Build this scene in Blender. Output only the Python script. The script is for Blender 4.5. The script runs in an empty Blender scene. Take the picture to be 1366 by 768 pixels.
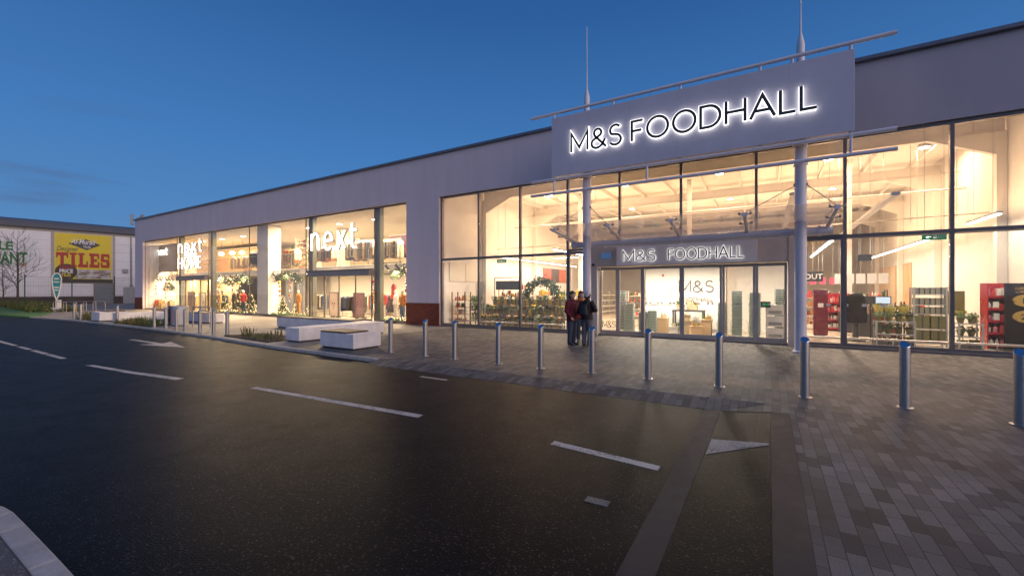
import bpy, bmesh, math, random
from mathutils import Vector, Matrix

RND = random.Random(11)
SC = bpy.context.scene
COL = SC.collection
PI = math.pi
rad = math.radians


# ------------------------------------------------------------------ mesh builder
class MB:
    """Collects simple shapes and links them as ONE mesh object."""

    def __init__(s):
        s.v, s.f, s.mi, s.m = [], [], [], 0

    def add(s, vs, fs):
        b = len(s.v)
        s.v += [tuple(p) for p in vs]
        for f in fs:
            s.f.append([b + i for i in f])
            s.mi.append(s.m)
        return s

    def box(s, x0, x1, y0, y1, z0, z1):
        vs = [(x, y, z) for z in (z0, z1) for y in (y0, y1) for x in (x0, x1)]
        return s.add(vs, [(0, 2, 3, 1), (4, 5, 7, 6), (0, 1, 5, 4), (2, 6, 7, 3), (0, 4, 6, 2), (1, 3, 7, 5)])

    def cbox(s, c, d, rz=0.0, rx=0.0):
        m = Matrix.Rotation(rz, 3, 'Z') @ Matrix.Rotation(rx, 3, 'X')
        vs = []
        for z in (-.5, .5):
            for y in (-.5, .5):
                for x in (-.5, .5):
                    vs.append(Vector(c) + m @ Vector((x * d[0], y * d[1], z * d[2])))
        return s.add(vs, [(0, 2, 3, 1), (4, 5, 7, 6), (0, 1, 5, 4), (2, 6, 7, 3), (0, 4, 6, 2), (1, 3, 7, 5)])

    def quad(s, *ps):
        return s.add(ps, [tuple(range(len(ps)))])

    def tube(s, p0, p1, r0, r1=None, n=10):
        r1 = r0 if r1 is None else r1
        p0, p1 = Vector(p0), Vector(p1)
        d = (p1 - p0)
        if d.length < 1e-6:
            return s
        d.normalize()
        a = d.orthogonal().normalized()
        b = d.cross(a)
        vs = []
        for p, r in ((p0, r0), (p1, r1)):
            for i in range(n):
                t = 2 * PI * i / n
                vs.append(p + (a * math.cos(t) + b * math.sin(t)) * r)
        fs = [(i, (i + 1) % n, n + (i + 1) % n, n + i) for i in range(n)]
        fs += [tuple(reversed(range(n))), tuple(range(n, 2 * n))]
        return s.add(vs, fs)

    def path(s, pts, r, n=8):
        for a, b in zip(pts[:-1], pts[1:]):
            s.tube(a, b, r, r, n)
        for p in pts[1:-1]:
            s.ball(p, r, n, 4)
        return s

    def lathe(s, prof, n=16, c=(0, 0, 0)):
        vs = []
        for r, z in prof:
            for i in range(n):
                t = 2 * PI * i / n
                vs.append((c[0] + r * math.cos(t), c[1] + r * math.sin(t), c[2] + z))
        fs = []
        for k in range(len(prof) - 1):
            for i in range(n):
                j = (i + 1) % n
                fs.append((k * n + i, k * n + j, (k + 1) * n + j, (k + 1) * n + i))
        fs.append(tuple(reversed(range(n))))
        fs.append(tuple(range((len(prof) - 1) * n, len(prof) * n)))
        return s.add(vs, fs)

    def ball(s, c, r, n=8, k=5, sz=1.0):
        prof = []
        for i in range(k + 1):
            t = -PI / 2 + PI * i / k
            prof.append((max(r * math.cos(t), r * 0.02), r * sz * math.sin(t)))
        return s.lathe(prof, n, c)

    def prism_xz(s, poly, y0, y1):
        n = len(poly)
        vs = [(x, y0, z) for x, z in poly] + [(x, y1, z) for x, z in poly]
        fs = [tuple(range(n)), tuple(reversed(range(n, 2 * n)))]
        fs += [(i, n + i, n + (i + 1) % n, (i + 1) % n) for i in range(n)]
        return s.add(vs, fs)

    def prism_xy(s, poly, z0, z1):
        n = len(poly)
        vs = [(x, y, z0) for x, y in poly] + [(x, y, z1) for x, y in poly]
        fs = [tuple(reversed(range(n))), tuple(range(n, 2 * n))]
        fs += [(i, (i + 1) % n, n + (i + 1) % n, n + i) for i in range(n)]
        return s.add(vs, fs)

    def ribbon_xz(s, pts, w, y0, y1, closed=False):
        """A flat stroke of width w along a 2-D path, standing in the XZ plane, y0..y1 thick."""
        P = [Vector(p) for p in pts]
        n = len(P)
        L, Rr = [], []
        for i in range(n):
            if closed:
                a, b = P[i - 1], P[(i + 1) % n]
            else:
                a, b = P[max(i - 1, 0)], P[min(i + 1, n - 1)]
            d1 = (P[i] - a) if (closed or i > 0) else (b - P[i])
            d2 = (b - P[i]) if (closed or i < n - 1) else (P[i] - a)
            d1.normalize()
            d2.normalize()
            t = (d1 + d2)
            if t.length < 1e-6:
                t = d1.copy()
            t.normalize()
            nn = Vector((-t.y, t.x))
            k = max(nn.dot(Vector((-d1.y, d1.x))), .35)
            L.append(P[i] + nn * (w / 2 / k))
            Rr.append(P[i] - nn * (w / 2 / k))
        rng = range(n) if closed else range(n - 1)
        vs = []
        for y in (y0, y1):
            vs += [(p.x, y, p.y) for p in L] + [(p.x, y, p.y) for p in Rr]
        fs = []
        for i in rng:
            j = (i + 1) % n
            fs.append((i, j, n + j, n + i))
            fs.append((2 * n + i, 3 * n + i, 3 * n + j, 2 * n + j))
            fs.append((i, 2 * n + i, 2 * n + j, j))
            fs.append((n + i, n + j, 3 * n + j, 3 * n + i))
        if not closed:
            fs.append((0, n, 3 * n, 2 * n))
            e = n - 1
            fs.append((e, 2 * n + e, 3 * n + e, n + e))
        return s.add(vs, fs)

    def build(s, name, mats, parent=None, smooth=False, world=True, fix=True, bevel=0.0, label=None):
        if not isinstance(mats, (list, tuple)):
            mats = [mats]
        off = Vector((0, 0, 0))
        loc = None
        if parent is not None:
            if world:
                off = wloc(parent)
        else:
            if world:
                xs = [p[0] for p in s.v]
                ys = [p[1] for p in s.v]
                zs = [p[2] for p in s.v]
                off = Vector(((min(xs) + max(xs)) / 2, (min(ys) + max(ys)) / 2, min(zs)))
                loc = off.copy()
        me = bpy.data.meshes.new(name)
        me.from_pydata([(p[0] - off.x, p[1] - off.y, p[2] - off.z) for p in s.v], [], s.f)
        for m in mats:
            me.materials.append(m)
        if len(mats) > 1:
            me.polygons.foreach_set('material_index', s.mi)
        if fix:
            bm = bmesh.new()
            bm.from_mesh(me)
            bmesh.ops.recalc_face_normals(bm, faces=bm.faces)
            bm.to_mesh(me)
            bm.free()
        if smooth:
            me.polygons.foreach_set('use_smooth', [True] * len(me.polygons))
            try:
                me.set_sharp_from_angle(angle=rad(40))
            except Exception:
                pass
        me.update()
        o = bpy.data.objects.new(name, me)
        COL.objects.link(o)
        if parent is not None:
            o.parent = parent
        if loc is not None:
            o.location = loc
        if bevel:
            b = o.modifiers.new('edge', 'BEVEL')
            b.width = bevel
            b.segments = 2
            b.limit_method = 'ANGLE'
        if label:
            o['label'] = label
        return o


def wloc(o):
    p = Vector((0, 0, 0))
    while o is not None:
        p += o.location
        o = o.parent
    return p


def tag(o, label, cat=None, group=None, kind=None):
    if label:
        o['label'] = label
    if cat:
        o['category'] = cat
    if group:
        o['group'] = group
    if kind:
        o['kind'] = kind
    return o


def thing(name, label, cat, loc=(0, 0, 0), rz=0.0, group=None):
    o = bpy.data.objects.new(name, None)
    o.empty_display_size = .2
    COL.objects.link(o)
    o.location = loc
    o.rotation_euler = (0, 0, rz)
    return tag(o, label, cat, group)


KIDS = {}


def copy_tree(o, parent=None):
    c = o.copy()
    COL.objects.link(c)
    if parent is not None:
        c.parent = parent
    for ch in [x for x in COL.objects if x.parent == o]:
        copy_tree(ch, c)
    return c


def place(o, loc, rz=0.0, label=None, group=None, scale=None):
    o.location = loc
    o.rotation_euler = (0, 0, rz)
    if label:
        o['label'] = label
    if group:
        o['group'] = group
    if scale:
        o.scale = (scale, scale, scale)
    return o


ORD = ['first', 'second', 'third', 'fourth', 'fifth', 'sixth', 'seventh', 'eighth', 'ninth', 'tenth', 'eleventh',
       'twelfth', 'thirteenth', 'fourteenth', 'fifteenth', 'sixteenth', 'seventeenth', 'eighteenth']


# ------------------------------------------------------------------ materials
def nodes(name):
    m = bpy.data.materials.new(name)
    m.use_nodes = True
    nt = m.node_tree
    for n in list(nt.nodes):
        nt.nodes.remove(n)
    out = nt.nodes.new('ShaderNodeOutputMaterial')
    return m, nt, out


def N(nt, kind, **kw):
    n = nt.nodes.new(kind)
    for k, v in kw.items():
        if k.startswith('_'):
            setattr(n, k[1:], v)
        else:
            key = k.replace('__', ' ')
            if key.startswith('i') and key[1:].isdigit():
                n.inputs[int(key[1:])].default_value = v
            else:
                n.inputs[key].default_value = v
    return n


def pm(name, col, rough=.6, metal=0.0, var=.12, scale=3.0, bump=0.0, bscale=60.0, spec=.5, stretch=None, coat=0.0, rvar=.1, trans=0.0):
    """Principled material whose colour and roughness wander a little with two octaves of noise."""
    m, nt, out = nodes(name)
    p = nt.nodes.new('ShaderNodeBsdfPrincipled')
    tc = nt.nodes.new('ShaderNodeTexCoord')
    mp = nt.nodes.new('ShaderNodeMapping')
    if stretch:
        mp.inputs['Scale'].default_value = stretch
    nt.links.new(tc.outputs['Object'], mp.inputs['Vector'])
    no = N(nt, 'ShaderNodeTexNoise', Scale=scale, Detail=6.0, Roughness=.6)
    nt.links.new(mp.outputs[0], no.inputs['Vector'])
    ramp = nt.nodes.new('ShaderNodeMix')
    ramp.data_type = 'RGBA'
    c = Vector(col[:3])
    ramp.inputs[6].default_value = (*[max(0, x * (1 - var)) for x in c], 1)
    ramp.inputs[7].default_value = (*[min(1, x * (1 + var)) for x in c], 1)
    mr = N(nt, 'ShaderNodeMapRange')
    mr.inputs[1].default_value = .3
    mr.inputs[2].default_value = .7
    nt.links.new(no.outputs[0], mr.inputs[0])
    nt.links.new(mr.outputs[0], ramp.inputs[0])
    nt.links.new(ramp.outputs[2], p.inputs['Base Color'])
    mr2 = N(nt, 'ShaderNodeMapRange')
    mr2.inputs[1].default_value = .3
    mr2.inputs[2].default_value = .7
    mr2.inputs[3].default_value = max(.02, rough - rvar)
    mr2.inputs[4].default_value = min(1, rough + rvar)
    nt.links.new(no.outputs[0], mr2.inputs[0])
    nt.links.new(mr2.outputs[0], p.inputs['Roughness'])
    p.inputs['Metallic'].default_value = metal
    p.inputs['Specular IOR Level'].default_value = spec
    if coat:
        p.inputs['Coat Weight'].default_value = coat
    if bump:
        nb = N(nt, 'ShaderNodeTexNoise', Scale=bscale, Detail=4.0)
        nt.links.new(mp.outputs[0], nb.inputs['Vector'])
        b = N(nt, 'ShaderNodeBump', Strength=bump, Distance=.01)
        nt.links.new(nb.outputs[0], b.inputs['Height'])
        nt.links.new(b.outputs[0], p.inputs['Normal'])
    nt.links.new(p.outputs[0], out.inputs[0])
    return m


def em(name, col, strength):
    m, nt, out = nodes(name)
    e = N(nt, 'ShaderNodeEmission', Color=(*col, 1), Strength=strength)
    nt.links.new(e.outputs[0], out.inputs[0])
    return m


def glass(name, tint=(1, 1, 1), base=.035, gain=.7, rough=.0, milk=0.0):
    """Thin clear pane: straight-through transmission plus a Schlick reflection."""
    m, nt, out = nodes(name)
    lw = N(nt, 'ShaderNodeLayerWeight', Blend=.5)
    pw = N(nt, 'ShaderNodeMath', _operation='POWER')
    pw.inputs[1].default_value = 5.0
    nt.links.new(lw.outputs['Facing'], pw.inputs[0])
    ma = N(nt, 'ShaderNodeMath', _operation='MULTIPLY_ADD')
    ma.inputs[1].default_value = gain
    ma.inputs[2].default_value = base
    nt.links.new(pw.outputs[0], ma.inputs[0])
    tr = N(nt, 'ShaderNodeBsdfTransparent', Color=(*tint, 1))
    gl = N(nt, 'ShaderNodeBsdfGlossy', Color=(1, 1, 1, 1), Roughness=rough)
    mx = nt.nodes.new('ShaderNodeMixShader')
    nt.links.new(ma.outputs[0], mx.inputs[0])
    nt.links.new(tr.outputs[0], mx.inputs[1])
    nt.links.new(gl.outputs[0], mx.inputs[2])
    if milk:                                                         # faint whitish diffuse film so the pane shows
        df = N(nt, 'ShaderNodeBsdfTranslucent', Color=(.8, .78, .76, 1))
        d2 = N(nt, 'ShaderNodeBsdfDiffuse', Color=(.8, .78, .76, 1))
        a2 = nt.nodes.new('ShaderNodeAddShader')
        nt.links.new(df.outputs[0], a2.inputs[0])
        nt.links.new(d2.outputs[0], a2.inputs[1])
        m2 = nt.nodes.new('ShaderNodeMixShader')
        m2.inputs[0].default_value = milk
        nt.links.new(mx.outputs[0], m2.inputs[1])
        nt.links.new(a2.outputs[0], m2.inputs[2])
        mx = m2
    nt.links.new(mx.outputs[0], out.inputs[0])
    return m


def bricky(name, c1, c2, mortar, bw, rh, rot=0.0, msize=.004, rough=.7, bump=.3, off=.5, spec=.4, grain=90.0, bias=0.0, gvar=.25, stain=(.68, 1.2)):
    """Procedural blocks (pavers, slabs, bricks): one tint per block, joints, fine grain and broad stains."""
    m, nt, out = nodes(name)
    p = nt.nodes.new('ShaderNodeBsdfPrincipled')
    tc = nt.nodes.new('ShaderNodeTexCoord')
    mp = nt.nodes.new('ShaderNodeMapping')
    mp.inputs['Rotation'].default_value = (0, 0, rot) if not isinstance(rot, tuple) else rot
    nt.links.new(tc.outputs['Object'], mp.inputs['Vector'])
    br = N(nt, 'ShaderNodeTexBrick', Scale=1.0)
    br.offset = off
    br.inputs['Color1'].default_value = (*c1, 1)
    br.inputs['Color2'].default_value = (*c2, 1)
    br.inputs['Mortar'].default_value = (*mortar, 1)
    br.inputs['Mortar Size'].default_value = msize
    br.inputs['Mortar Smooth'].default_value = .2
    br.inputs['Bias'].default_value = bias
    br.inputs['Brick Width'].default_value = bw
    br.inputs['Row Height'].default_value = rh
    nt.links.new(mp.outputs[0], br.inputs['Vector'])
    g = N(nt, 'ShaderNodeTexNoise', Scale=grain, Detail=3.0)
    nt.links.new(tc.outputs['Object'], g.inputs['Vector'])
    st = N(nt, 'ShaderNodeTexNoise', Scale=.9, Detail=8.0, Roughness=.65)
    nt.links.new(tc.outputs['Object'], st.inputs['Vector'])
    mr = N(nt, 'ShaderNodeMapRange')
    mr.inputs[1].default_value, mr.inputs[2].default_value = .3, .7
    mr.inputs[3].default_value, mr.inputs[4].default_value = 1 - gvar, 1 + gvar
    nt.links.new(g.outputs[0], mr.inputs[0])
    mr2 = N(nt, 'ShaderNodeMapRange')
    mr2.inputs[1].default_value, mr2.inputs[2].default_value = .3, .7
    mr2.inputs[3].default_value, mr2.inputs[4].default_value = stain
    nt.links.new(st.outputs[0], mr2.inputs[0])
    mu = N(nt, 'ShaderNodeMath', _operation='MULTIPLY')
    nt.links.new(mr.outputs[0], mu.inputs[0])
    nt.links.new(mr2.outputs[0], mu.inputs[1])
    vm = N(nt, 'ShaderNodeVectorMath', _operation='SCALE')
    nt.links.new(br.outputs['Color'], vm.inputs[0])
    nt.links.new(mu.outputs[0], vm.inputs['Scale'])
    nt.links.new(vm.outputs[0], p.inputs['Base Color'])
    p.inputs['Roughness'].default_value = rough
    p.inputs['Specular IOR Level'].default_value = spec
    inv = N(nt, 'ShaderNodeMath', _operation='MULTIPLY_ADD')
    inv.inputs[1].default_value = -1.0
    inv.inputs[2].default_value = 1.0
    nt.links.new(br.outputs['Fac'], inv.inputs[0])
    ad = N(nt, 'ShaderNodeMath', _operation='MULTIPLY_ADD')
    ad.inputs[1].default_value = .25
    nt.links.new(g.outputs[0], ad.inputs[0])
    nt.links.new(inv.outputs[0], ad.inputs[2])
    b = N(nt, 'ShaderNodeBump', Strength=bump, Distance=.006)
    nt.links.new(ad.outputs[0], b.inputs['Height'])
    nt.links.new(b.outputs[0], p.inputs['Normal'])
    nt.links.new(p.outputs[0], out.inputs[0])
    return m


def asphalt(name, base=.035, speck=.16, rlo=.42, rhi=.72):
    m, nt, out = nodes(name)
    p = nt.nodes.new('ShaderNodeBsdfPrincipled')
    tc = nt.nodes.new('ShaderNodeTexCoord')
    vo = N(nt, 'ShaderNodeTexVoronoi', Scale=85.0)
    nt.links.new(tc.outputs['Object'], vo.inputs['Vector'])
    big = N(nt, 'ShaderNodeTexNoise', Scale=.55, Detail=6.0, Roughness=.62)
    nt.links.new(tc.outputs['Object'], big.inputs['Vector'])
    sp = N(nt, 'ShaderNodeSeparateColor')
    nt.links.new(vo.outputs['Color'], sp.inputs[0])
    th = N(nt, 'ShaderNodeMapRange')           # a few pale stones in the aggregate
    th.inputs[1].default_value, th.inputs[2].default_value = .9, 1.0
    nt.links.new(sp.outputs[0], th.inputs[0])
    mx = nt.nodes.new('ShaderNodeMix')
    mx.data_type = 'RGBA'
    mx.inputs[6].default_value = (base * 1.05, base, base * .97, 1)
    mx.inputs[7].default_value = (speck, speck * .95, speck * .88, 1)
    nt.links.new(th.outputs[0], mx.inputs[0])
    mr = N(nt, 'ShaderNodeMapRange')
    mr.inputs[1].default_value, mr.inputs[2].default_value = .3, .7
    mr.inputs[3].default_value, mr.inputs[4].default_value = .8, 1.2
    nt.links.new(big.outputs[0], mr.inputs[0])
    vm = N(nt, 'ShaderNodeVectorMath', _operation='SCALE')
    nt.links.new(mx.outputs[2], vm.inputs[0])
    nt.links.new(mr.outputs[0], vm.inputs['Scale'])
    nt.links.new(vm.outputs[0], p.inputs['Base Color'])
    m2 = N(nt, 'ShaderNodeMapRange')
    m2.inputs[1].default_value, m2.inputs[2].default_value = .32, .68
    m2.inputs[3].default_value, m2.inputs[4].default_value = rhi, rlo
    rn = N(nt, 'ShaderNodeTexNoise', Scale=2.6, Detail=6.0, Roughness=.7)
    nt.links.new(tc.outputs['Object'], rn.inputs['Vector'])
    nt.links.new(rn.outputs[0], m2.inputs[0])
    nt.links.new(m2.outputs[0], p.inputs['Roughness'])
    p.inputs['Specular IOR Level'].default_value = .055
    b = N(nt, 'ShaderNodeBump', Strength=.4, Distance=.005)
    nt.links.new(vo.outputs['Distance'], b.inputs['Height'])
    nt.links.new(b.outputs[0], p.inputs['Normal'])
    nt.links.new(p.outputs[0], out.inputs[0])
    return m


def ramp_noise(name, cols, scale=1.0, rough=.5, stretch=(1, 1, 1), wave=False):
    """A printed picture or wood: a colour ramp over noise or bands."""
    m, nt, out = nodes(name)
    p = nt.nodes.new('ShaderNodeBsdfPrincipled')
    tc = nt.nodes.new('ShaderNodeTexCoord')
    mp = nt.nodes.new('ShaderNodeMapping')
    mp.inputs['Scale'].default_value = stretch
    nt.links.new(tc.outputs['Object'], mp.inputs['Vector'])
    if wave:
        no = N(nt, 'ShaderNodeTexWave', Scale=scale, Distortion=5.0, Detail=3.0)
    else:
        no = N(nt, 'ShaderNodeTexNoise', Scale=scale, Detail=5.0, Roughness=.6)
    nt.links.new(mp.outputs[0], no.inputs['Vector'])
    r = nt.nodes.new('ShaderNodeValToRGB')
    el = r.color_ramp.elements
    while len(el) < len(cols):
        el.new(.5)
    for i, c in enumerate(cols):
        el[i].position = (.25 + .5 * i / max(1, len(cols) - 1)) if not wave else i / max(1, len(cols) - 1)
        el[i].color = (*c, 1)
    nt.links.new(no.outputs['Fac'] if 'Fac' in no.outputs else no.outputs[0], r.inputs[0])
    nt.links.new(r.outputs[0], p.inputs['Base Color'])
    p.inputs['Roughness'].default_value = rough
    nt.links.new(p.outputs[0], out.inputs[0])
    return m


def joints(name, col, w, h, rough=.5, metal=0.0, msize=.012, rot=0.0, var=.04, dark=.6):
    c = Vector(col)
    return bricky(name, tuple(c * (1 - var)), tuple(c * (1 + var)), tuple(c * dark), w, h, rot=rot, msize=msize, rough=rough, bump=.15, off=0.0, spec=.4, grain=2.0, gvar=.03, stain=(.95, 1.04))


def worn_paint(name, col, lo, hi):
    m, nt, out = nodes(name)
    p = nt.nodes.new('ShaderNodeBsdfPrincipled')
    tc = nt.nodes.new('ShaderNodeTexCoord')
    n1 = N(nt, 'ShaderNodeTexNoise', Scale=38.0, Detail=6.0, Roughness=.75)
    n2 = N(nt, 'ShaderNodeTexNoise', Scale=3.0, Detail=4.0)
    nt.links.new(tc.outputs['Object'], n1.inputs['Vector'])
    nt.links.new(tc.outputs['Object'], n2.inputs['Vector'])
    ad = N(nt, 'ShaderNodeMath', _operation='MULTIPLY_ADD')
    ad.inputs[1].default_value = .6
    nt.links.new(n2.outputs[0], ad.inputs[0])
    nt.links.new(n1.outputs[0], ad.inputs[2])
    mr = N(nt, 'ShaderNodeMapRange')
    mr.inputs[1].default_value, mr.inputs[2].default_value = lo, hi
    nt.links.new(ad.outputs[0], mr.inputs[0])
    mx = nt.nodes.new('ShaderNodeMix')
    mx.data_type = 'RGBA'
    mx.inputs[6].default_value = (.03, .028, .027, 1)
    mx.inputs[7].default_value = (*col, 1)
    nt.links.new(mr.outputs[0], mx.inputs[0])
    nt.links.new(mx.outputs[2], p.inputs['Base Color'])
    p.inputs['Roughness'].default_value = .65
    b = N(nt, 'ShaderNodeBump', Strength=.3, Distance=.004)
    nt.links.new(n1.outputs[0], b.inputs['Height'])
    nt.links.new(b.outputs[0], p.inputs['Normal'])
    nt.links.new(p.outputs[0], out.inputs[0])
    return m


M = dict(
    ground=pm('dark_earth', (.06, .06, .05), .9, var=.4, scale=.3),
    road=asphalt('wet_asphalt', .0065, .06, .40, .47),
    foot=asphalt('footway_asphalt', .13, .34, .6, .85),
    pavers=bricky('block_pavers', (.038, .037, .037), (.168, .16, .154), (.014, .013, .013), .27, .108, rot=PI / 2, msize=.0035, rough=.62, bump=.5, off=.37),
    forecourt=bricky('forecourt_blocks', (.06, .055, .052), (.19, .175, .16), (.04, .036, .034), .27, .108, rot=PI / 2, msize=.004, rough=.6, bump=.4, off=.37),
    plaza=bricky('plaza_slabs', (.26, .235, .205), (.32, .29, .255), (.12, .11, .1), .6, .3, rot=0, msize=.005, rough=.6, bump=.3, off=.5, gvar=.15),
    band=pm('granite_band', (.04, .032, .027), .65, var=.25, scale=8, bump=.3, bscale=120),
    worn=worn_paint('worn_road_paint', (.42, .39, .35), .58, .82),
    header=pm('door_header_metal', (.3, .28, .26), .4, .3),
    kerb=pm('kerb_concrete', (.46, .43, .39), .8, var=.22, scale=5, bump=.3, bscale=80),
    paint=worn_paint('road_paint', (.62, .56, .48), .62, .8),
    iron=pm('cast_iron', (.17, .165, .155), .6, .3, var=.7, scale=60, bump=.5, bscale=90),
    soil=pm('bark_soil', (.05, .035, .022), .95, var=.5, scale=14, bump=1.0, bscale=60),
    render=pm('pale_wall_render', (.65, .58, .62), .75, var=.06, scale=1.2, bump=.06, bscale=200, stretch=(1, 1, .12)),
    cladding=pm('grey_wall_cladding', (.41, .38, .43), .5, var=.06, scale=.8, stretch=(1, 1, .3)),
    coping=pm('grey_coping', (.16, .17, .2), .4, .4, var=.1),
    brick=bricky('red_brick', (.2, .05, .022), (.28, .075, .035), (.11, .05, .035), .225, .075, rot=(PI / 2, 0, 0), msize=.006, rough=.75, bump=.35),
    frame=pm('dark_grey_frame', (.2, .175, .16), .4, .35, var=.1),
    steel_paint=pm('pale_lilac_steel_paint', (.74, .70, .74), .35, var=.05, scale=2),
    sign=joints('sign_panel', (.56, .54, .62), 1.44, 9.0, rough=.5, msize=.003, var=.01, dark=.75, rot=(PI / 2, 0, 0)),
    glass=glass('shop_glass', (.97, .97, .96), milk=.012),
    canopy_glass=glass('canopy_glass', (.84, .82, .8), .06, .7, milk=.14),
    steel=pm('brushed_steel', (.5, .465, .44), .4, 1.0, var=.12, scale=12, stretch=(12, 12, .6)),
    mirror=pm('polished_steel', (.62, .64, .68), .08, 1.0, var=.03, rvar=.03),
    header2=pm('warm_grey_door_metal', (.42, .38, .35), .4, .2),
    white=pm('white_paint', (.78, .75, .7), .6, var=.03),
    cream=pm('cream_wall', (.76, .72, .66), .7, var=.03, scale=.6),
    creamclad=joints('cream_cladding', (.74, .7, .63), 1.0, 12.0, rough=.65, msize=.005, var=.01, dark=.92, rot=(PI / 2, 0, 0)),
    creamcladx=joints('cream_side_cladding', (.74, .7, .63), 12.0, 1.0, rough=.65, msize=.005, var=.01, dark=.92, rot=(0, PI / 2, 0)),
    ceil=pm('cream_ceiling', (.74, .7, .63), .7, var=.04),
    floor_warm=pm('shop_floor_tile', (.5, .44, .36), .25, var=.08, scale=.8),
    grey=pm('mid_grey', (.3, .3, .3), .5),
    lgrey=pm('light_grey_metal', (.5, .5, .5), .4, .6),
    black=pm('matt_black', (.02, .02, .022), .5),
    dark=pm('charcoal', (.045, .045, .05), .45),
    red=pm('gloss_red', (.42, .02, .03), .3, coat=.3),
    crimson=pm('dark_crimson_panel', (.17, .012, .022), .25, coat=.4),
    orange=pm('orange_cloth', (.62, .22, .03), .8),
    redcloth=pm('red_cloth', (.5, .03, .03), .8),
    navy=pm('navy_cloth', (.03, .045, .1), .85),
    denim=pm('blue_denim', (.1, .17, .3), .85),
    tan=pm('tan_cloth', (.45, .28, .13), .85),
    whitecloth=pm('white_cloth', (.75, .72, .68), .85),
    blackcloth=pm('black_cloth', (.022, .02, .02), .85),
    maroon=pm('maroon_coat', (.11, .01, .02), .85, bump=.2),
    umber=pm('umber_coat', (.028, .018, .015), .8, bump=.2),
    jeans=pm('dark_jeans', (.05, .06, .09), .85),
    skin=pm('skin', (.55, .32, .22), .5, var=.08),
    hair=pm('brown_hair', (.05, .03, .02), .6, stretch=(8, 8, 1), var=.4),
    hairpale=pm('knitted_hat', (.62, .6, .62), .9),
    mannequin=pm('cream_mannequin', (.7, .62, .52), .4),
    wood=ramp_noise('oak_boards', [(.3, .15, .06), (.45, .25, .1), (.36, .19, .08)], 2.0, .4, (.4, .4, 6)),
    teak=ramp_noise('brown_bench_slats', [(.07, .045, .03), (.14, .095, .06), (.1, .065, .045)], 3.0, .55, (.5, 14, 1)),
    benchwhite=pm('white_cast_concrete', (.70, .68, .69), .6, var=.14, scale=3, bump=.15, bscale=150),
    leaf=pm('dark_green_leaf', (.045, .085, .03), .5, var=.4, scale=9),
    leaf2=pm('mid_green_leaf', (.09, .14, .04), .55, var=.4, scale=9),
    fir=pm('fir_green', (.035, .075, .035), .6, var=.4, scale=12),
    drygrass=pm('dry_grass', (.13, .12, .045), .8, var=.4, scale=5),
    lawn=pm('lawn', (.09, .2, .05), .85, var=.3, scale=8, bump=.6, bscale=90),
    bark=pm('grey_bark', (.1, .075, .055), .9, var=.35, scale=12, bump=.6, bscale=40),
    zinc=pm('galvanised_zinc', (.27, .28, .27), .4, .75, var=.2, scale=14),
    wicker=ramp_noise('wicker', [(.22, .12, .05), (.5, .33, .17), (.33, .2, .09)], 30.0, .7),
    kraft=pm('kraft_box', (.45, .34, .2), .75, var=.1),
    cello=pm('golden_cellophane', (.5, .38, .08), .25, var=.3, scale=20, coat=.5),
    olive=pm('olive_gift_box', (.15, .13, .04), .6, var=.15),
    goldfoil=pm('gold_panel', (.55, .38, .12), .3, .7),
    mesh_green=pm('green_fence_steel', (.02, .06, .04), .5),
    whiteclad=joints('white_warehouse_cladding', (.78, .75, .74), 4.6, 1.15, rough=.5, msize=.02, rot=(PI / 2, 0, 0), var=.02),
    eave=pm('slate_eaves', (.10, .11, .135), .5, .2, var=.08),
    beige=pm('beige_trim', (.4, .35, .3), .6),
    yellow=pm('yellow_banner', (.72, .55, .02), .5, var=.05),
    bannerred=pm('banner_red', (.42, .03, .02), .5),
    signgreen=pm('sign_green', (.015, .2, .05), .5),
    teal=pm('teal_cloth', (.015, .22, .23), .6, var=.25, scale=2),
    roller=joints('grey_roller_door', (.22, .23, .24), 9.0, .1, rough=.5, rot=(PI / 2, 0, 0), msize=.01),
    dkbrick=bricky('dark_plinth_brick', (.09, .06, .05), (.12, .08, .065), (.07, .06, .055), .225, .075, rot=(PI / 2, 0, 0), msize=.008, rough=.85),
    em_white=em('white_tube_glow', (1.0, .93, .8), 14.0),
    em_letter=em('letter_glow', (1.0, .97, .95), 2.6),
    em_small=em('small_letter_glow', (1.0, .97, .95), 1.6),
    em_next=em('shop_letter_glow', (1.0, .95, .88), 3.0),
    em_bulb=em('fairy_bulb_glow', (1.0, .66, .3), 8.0),
    em_pend=em('pendant_glow', (1.0, .72, .35), 9.0),
    em_blue=em('blue_notice_glow', (.1, .2, .42), .5),
    em_green=em('exit_glow', (.03, .3, .12), .5),
    em_gexit=em('green_led_glow', (.05, .55, .12), .35),
    em_screen=em('screen_glow', (.7, .8, .9), 1.2),
)
# ------------------------------------------------------------------ ground, road, paving
def struct(o):
    o['kind'] = 'structure'
    return o


KERB = [(-130, 7.0), (-60, 7.0), (-47, 6.85), (-43.5, 7.2), (-38, 7.8), (-35.2, 7.95), (-29, 8.0), (-24.2, 8.0), (-17.8, 7.72), (-15.3, 7.5),
        (-12.6, 7.36), (-9.95, 7.3), (-8.4, 7.28), (-6.9, 7.28), (-.85, 7.28)]
RZ = -.08                                                            # road level; the shops' forecourt is z = 0

struct(MB().quad((-400, -260, -.3), (300, -260, -.3), (300, 400, -.3), (-400, 400, -.3)).build('ground', M['ground'], fix=False))
b = MB()
b.prism_xy([(-130, -60), (-.82, -60), (-.82, 7.28)] + [(x, y) for x, y in reversed(KERB[:-1])], -.25, RZ)
struct(b.build('road', M['road']))

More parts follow.
